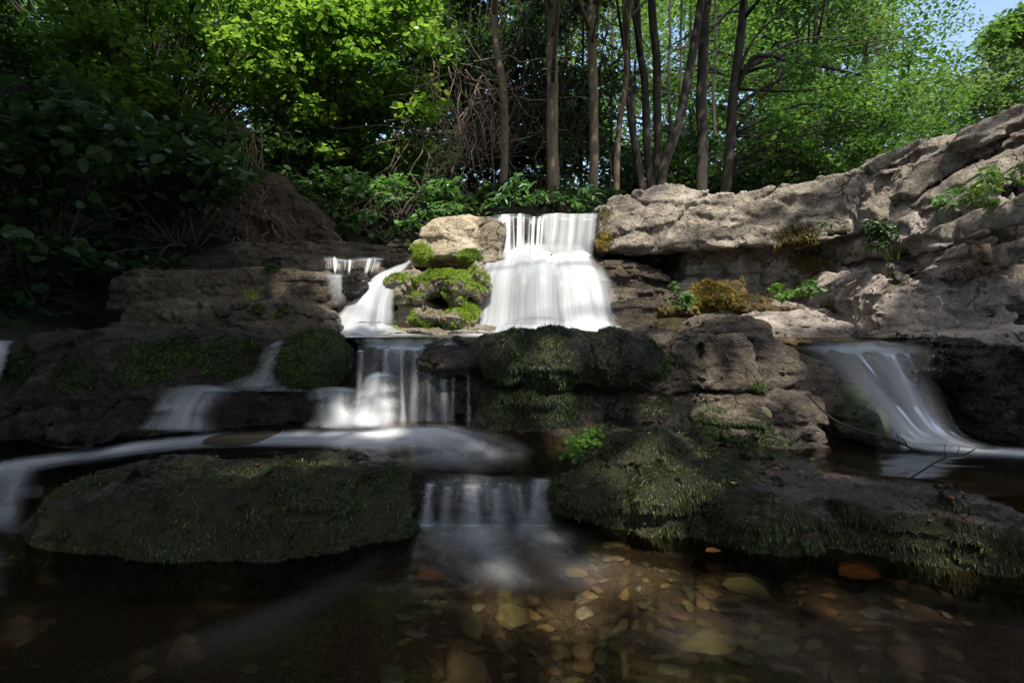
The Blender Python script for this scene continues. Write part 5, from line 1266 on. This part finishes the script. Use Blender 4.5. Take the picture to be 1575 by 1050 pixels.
strands('moss', 'sandstone_block', M_FROND_GOLD, 3000, (.012,.03), .005, seed=514, droop=.9, thr=.4, tone=(0,.8))
strands('moss', 'lower_left_ledge', M_FROND_DARK, 4000, (.012,.024), .004, seed=515, tone=(.2,1))
strands('moss', 'upper_left_ledge', M_FROND_DARK, 4000, (.012,.024), .004, seed=516, tone=(.1,1))
strands('moss', 'tilted_cliff_block', M_FROND_GOLD, 1500, (.012,.03), .005, seed=517, droop=.9, thr=.4, tone=(0,.7))

# ------------------------------------------------------------------ stones on the stream bed
def pebble_mat(name, c1, c2):
    m, t, out = nt(name); g = G(t)
    P = g.n('ShaderNodeNewGeometry').outputs['Position']
    r = g.n('ShaderNodeObjectInfo').outputs['Random']
    col = g.mix(g.mapr(g.noise(P, 30, 6, 0.7), .35, .65, 0, 1), c1, c2)
    col = g.mix(0.6, col, g.ramp(r, [(0,(.55,.5,.45)),(1,(1.25,1.2,1.1))]), 'MULTIPLY')
    bs = g.n('ShaderNodeBsdfPrincipled', {'Base Color': col, 'Roughness': 0.55})
    t.links.new(bs.outputs[0], out.inputs[0]); return m
PEB = [('ochre', pebble_mat('ochre_pebble', (0.17,0.12,0.06), (0.33,0.25,0.14))), ('rust brown', pebble_mat('rust_pebble', (0.11,0.062,0.035), (0.21,0.125,0.07))),
       ('olive', pebble_mat('olive_pebble', (0.10,0.10,0.05), (0.22,0.21,0.11))), ('grey', pebble_mat('grey_pebble', (0.12,0.115,0.10), (0.30,0.28,0.25)))]
def stone_mesh(seed):
    bm_ = bpy.data.meshes.new('stone')
    import bmesh
    b = bmesh.new(); bmesh.ops.create_icosphere(b, subdivisions=3, radius=1.0)
    V = np.array([v.co[:] for v in b.verts])
    n = fbm(V*1.1, 2, seed)*.5 + np.abs(fbm(V*2.0, 2, seed+1))*.4
    f = np.array([1.0, .5+.45*_hash(np.array([seed]),np.array([1]),np.array([2]),3)[0], .34])
    for v, k in zip(b.verts, n): v.co = Vector(tuple(np.array(v.co[:])*(1+k)*f))
    for fc in b.faces: fc.smooth = True
    b.to_mesh(bm_); b.free(); return bm_
def pebbles():
    rng = np.random.default_rng(520)
    base = [stone_mesh(600+i) for i in range(10)]
    meshes = {}
    for ci, (cn, mt) in enumerate(PEB):
        for i, me in enumerate(base):
            c = me.copy(); c.materials.append(mt); meshes[ci, i] = c
    placed = []
    tries = 0
    while len(placed) < 290 and tries < 20000:
        tries += 1
        px, py = rng.uniform(600,1500) if rng.random() < .93 else rng.uniform(-40,700), 800+250*rng.random()**1.3
        d = (EYE+.10)*F_PX/(py-HY)
        x, y = (px-CX)/F_PX*d, d
        r = rng.uniform(.009,.026)*(2.0 if rng.random() < .12 else 1)
        if any((x-a)**2+(y-b)**2 < ((r+c)*.7)**2 for a,b,c in placed): continue
        placed.append((x,y,r))
    X = np.array([[p[0] for p in placed]]); Y = np.array([[p[1] for p in placed]])
    Z = ground_z(X, Y)[0]
    for k, (x,y,r) in enumerate(placed):
        ci = int(rng.choice(4, p=[.28,.2,.28,.24]))
        o = bpy.data.objects.new('stone', meshes[ci, int(rng.integers(10))]); COL.objects.link(o)
        o.location = (x, y, Z[k]+r*.02); o.scale = (r*1.25*rng.uniform(.8,1.3), r*1.25*rng.uniform(.7,1.15), r*1.25)
        o.rotation_euler = (rng.normal(0,.25), rng.normal(0,.25), rng.uniform(0,6.28))
        tag(o, PEB[ci][0]+' rounded stone on the bed under the shallow foreground water', 'stone', PEB[ci][0]+' stones on the stream bed')
pebbles()

# ------------------------------------------------------------------ single leaves, twigs, small plants
def one_leaf(name, label, p, size, heading, tilt, mat, kind='round', cat='leaf', curl=.1):
    T, Fc = LEAF[kind]
    V = T.copy(); V[:,2] = V[:,2]*1.2 + curl*(V[:,0]-.5)**2
    V = V*size
    c, s = math.cos(heading), math.sin(heading)
    V = np.stack([V[:,0]*c-V[:,1]*s, V[:,0]*s+V[:,1]*c, V[:,2]+V[:,0]*tilt], 1) + p
    me = mesh_np(name, V-p, [np.array(Fc)], {'tone': np.full(len(V), .6)}, False)
    o = link(name, me, mat, None, tuple(p))
    sol = o.modifiers.new('thickness', 'SOLIDIFY'); sol.thickness = .0008
    return tag(o, label, cat)
M_DEAD = strand_mat('dead_leaf', [(0,(0.22,0.075,0.02)),(1,(0.42,0.17,0.04))], trans=.2)
M_DEADY = strand_mat('yellow_dead_leaf', [(0,(0.24,0.17,0.05)),(1,(0.42,0.32,0.10))], trans=.2)
M_DEADG = strand_mat('olive_dead_leaf', [(0,(0.10,0.10,0.04)),(1,(0.20,0.19,0.08))], trans=.2)
def onbed(px, py, z=-.04): 
    d = (EYE-z)*F_PX/(py-HY); return at(px, py, d)
one_leaf('dead_leaf', 'orange dead leaf drifting under the water in front of the mossy foreground boulder', onbed(640,888), .09, .1, .0, M_DEAD)
one_leaf('dead_leaf', 'broad olive dead leaf on the stream bed in front of the mossy bank', onbed(1110,900), .13, -.35, .0, M_DEADG)
one_leaf('dead_leaf', 'curled orange dead leaf at the water edge under the right bank', onbed(1290,885), .12, -.1, .1, M_DEAD, 'round')
one_leaf('dead_leaf', 'pale yellow dead leaf in the sun patch on the stream bed', onbed(868,884), .075, .1, .05, M_DEADY, 'round')
one_leaf('dead_leaf', 'small rust leaf floating by the foot of the right bank moss', onbed(1085,848,0.003), .06, .3, .0, M_DEAD, 'oval')
one_leaf('dead_leaf', 'grey dead leaf stuck to the front of the fallen slab', at(1172,625,2.5), .05, -1.2, -.8, M_DEADG, 'round')
one_leaf('leaf', 'lone upper heart-shaped green leaf before the upper left ledge', at(325,440,4.2), .11, .2, .12, M_LEAF_PALE, 'round')
one_leaf('leaf', 'lone lower green leaf before the upper left ledge', at(313,452,4.2), .08, .3, -.05, M_LEAF_PALE, 'round')

def twig(name, label, pts, r, forks=(), mat=None):
    b = Bag(); b.put(*tube(catmull([at(*p) for p in pts], 18), r, 6, 5, .15))
    for f in forks: b.put(*tube(catmull([at(*p) for p in f], 8), [r[-1]*.9, r[-1]*.4], 5, 6, .1))
    return tag(b.build(name, mat or M_BARK_DARK), label, 'twig')
twig('twig', 'long thin twig leaning from the fallen slab over the right pool', [(1240,605,2.5),(1275,640,2.45),(1310,658,2.4),(1370,675,2.35),(1408,692,2.3)], [.004,.005,.004], [[(1370,675,2.35),(1385,682,2.33),(1378,668,2.33)],[(1395,686,2.32),(1390,676,2.3),(1380,670,2.3)]])
twig('twig', 'dark forked twigs poking from the pool edge at the right', [(1400,735,2.0),(1450,705,2.05),(1480,700,2.1),(1500,690,2.1)], [.004,.004,.002], [[(1455,704,2.05),(1452,690,2.05),(1456,680,2.05)],[(1470,702,2.08),(1475,690,2.08),(1473,684,2.08)],[(1430,716,2.02),(1460,720,2.0),(1490,716,2.0)]])
twig('root', 'pale root wedged along the dark hollow under the overhanging plants', [(1300,440,3.9),(1318,430,3.88),(1330,420,3.87),(1334,408,3.86)], [.006,.005,.003], mat=M_VINE)
def burl():
    b = Bag(); rng = np.random.default_rng(9)
    for i in range(7):
        p = at(1508+rng.normal(0,9), 384+rng.normal(0,5), 3.1+rng.normal(0,.02))
        b.put(*tube(catmull([p, p+rng.normal(0,.03,3)+[0,-.03,0], p+rng.normal(0,.03,3)+[0,-.05,.01]], 6), [.026,.03,.018], 8, i, .4))
    b.put(*tube(catmull([at(1440,402,3.38), at(1480,394,3.22), at(1510,388,3.1)], 8), [.008,.012,.02], 6, 3, .2))
    tag(b.build('wood_knot', M_BARK_PALE), 'gnarled brown knot of wood stuck in the crack between two pale slabs', 'wood knot')
burl()

def plant(name, label, base, clumps, seed, mat, size, per, kind, cat='plant', group=None, face=(0,-.6,0)):
    return shrub(label, base, clumps, seed, mat, size, per, kind, name=name, cat=cat, bark=M_BARK_DARK, up=.8, droop=.45, group=group, face=np.array(face))
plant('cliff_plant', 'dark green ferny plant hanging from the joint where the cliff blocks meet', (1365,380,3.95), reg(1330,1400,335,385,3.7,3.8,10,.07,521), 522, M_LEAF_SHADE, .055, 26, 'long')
plant('cliff_plant', 'sunlit strap-leaved plant in the crack at the right edge of the cliff', (1560,295,3.2), reg(1515,1590,252,292,2.98,3.1,8,.06,523), 524, M_LEAF_BRIGHT, .06, 14, 'long')
plant('cliff_plant', 'small leafy tuft midway up the leafy crack', (1505,310,3.35), reg(1480,1530,283,312,3.15,3.22,6,.05,525), 526, M_LEAF_BRIGHT, .045, 14, 'long')
plant('cliff_plant', 'thin row of pale leaves at the lower end of the leafy crack', (1455,318,3.5), reg(1425,1480,295,322,3.38,3.48,7,.05,527), 528, M_LEAF_PALE, .036, 12, 'oval')
plant('cliff_plant', 'low bright green sprig at the foot of the cliff, right of the yellow moss', (1205,462,4.05), reg(1190,1225,435,455,3.98,4.05,5,.05,529), 530, M_LEAF_BRIGHT, .055, 9, 'oval')
plant('cliff_plant', 'second green sprig in the shade of the cliff foot, left of the dark hollow', (1245,455,4.0), reg(1232,1262,428,448,3.9,3.98,5,.06,531), 532, M_LEAF_MID, .05, 8, 'oval')
plant('cliff_plant', 'small dark leaves left of the yellow moss mound', (1055,455,4.3), reg(1035,1070,425,470,4.12,4.2,7,.06,533), 534, M_LEAF_MID, .045, 16, 'oval')
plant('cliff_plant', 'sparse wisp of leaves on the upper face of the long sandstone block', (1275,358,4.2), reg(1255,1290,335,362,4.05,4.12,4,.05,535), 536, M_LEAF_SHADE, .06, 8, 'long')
plant('cliff_plant', 'tiny green sprout on the left part of the sandstone block', (1030,332,4.75), reg(1024,1036,320,332,4.68,4.72,2,.03,537), 538, M_LEAF_BRIGHT, .045, 8, 'long')
plant('water_plant', 'small round-leaved green plant on the dark shelf rock', (905,690,2.45), reg(880,930,660,708,2.28,2.42,8,.05,539), 540, M_LEAF_BRIGHT, .022, 26, 'round')
def grass_tuft(label, base, n, L, seed, mat, spread=.05):
    rng = np.random.default_rng(seed); b = Bag(); p0 = at(*base)
    for i in range(n):
        a = rng.uniform(0,6.28); s = p0+np.array([math.cos(a),math.sin(a),0])*rng.uniform(0,spread)
        o = np.array([math.cos(a),math.sin(a)*.6-.3,0])
        l = L*rng.uniform(.6,1.1)
        C = catmull([s, s+o*l*.25+[0,0,l*.6], s+o*l*.7+[0,0,l*.8]], 6)
        w = np.array([-o[1],o[0],0]); w = w/np.linalg.norm(w)*.0035
        V = np.vstack([C-w*np.linspace(1,.1,6)[:,None], C+w*np.linspace(1,.1,6)[:,None]])
        b.put(V, np.array([[k,k+1,k+7,k+6] for k in range(5)]), a=rng.uniform(.3,1))
    return tag(b.build('grass_tuft', mat), label, 'grass tuft')
grass_tuft('sunlit grass tuft growing on the lower left ledge', (385,462,4.0), 40, .13, 541, M_FROND_BRIGHT)
grass_tuft('drooping dark grass under the ferny plant on the cliff', (1372,400,3.72), 26, .11, 542, M_FROND, .08)

# litter on the two foreground rocks
def litter():
    rng = np.random.default_rng(560)
    kinds = ((M_DEAD,'rust'),(M_DEADY,'straw coloured'),(M_DEADG,'olive'))
    for rk, where, n in (('mossy_foreground_boulder','on top of the mossy foreground boulder',16),('mossy_bank_rock','on the mossy bank rock',20),('shelf_rock','on the dark shelf rock',10),('fallen_slab','on the tan topped slab',7)):
        V, Q, N, mo, o = ROCKS[rk]
        ok = np.where((N[:,2] > .55) & (N[:,1] < .3))[0]
        for i in rng.choice(ok, n):
            m, c = kinds[rng.integers(3)]
            l = one_leaf('dead_leaf', 'tiny '+c+' dead leaf lying '+where, V[i]+N[i]*.008, rng.uniform(.012,.03), rng.uniform(0,6.28), rng.uniform(-.3,.3), m, ('oval','round')[rng.integers(2)])
            l['group'] = c+' dead leaves '+where
litter()
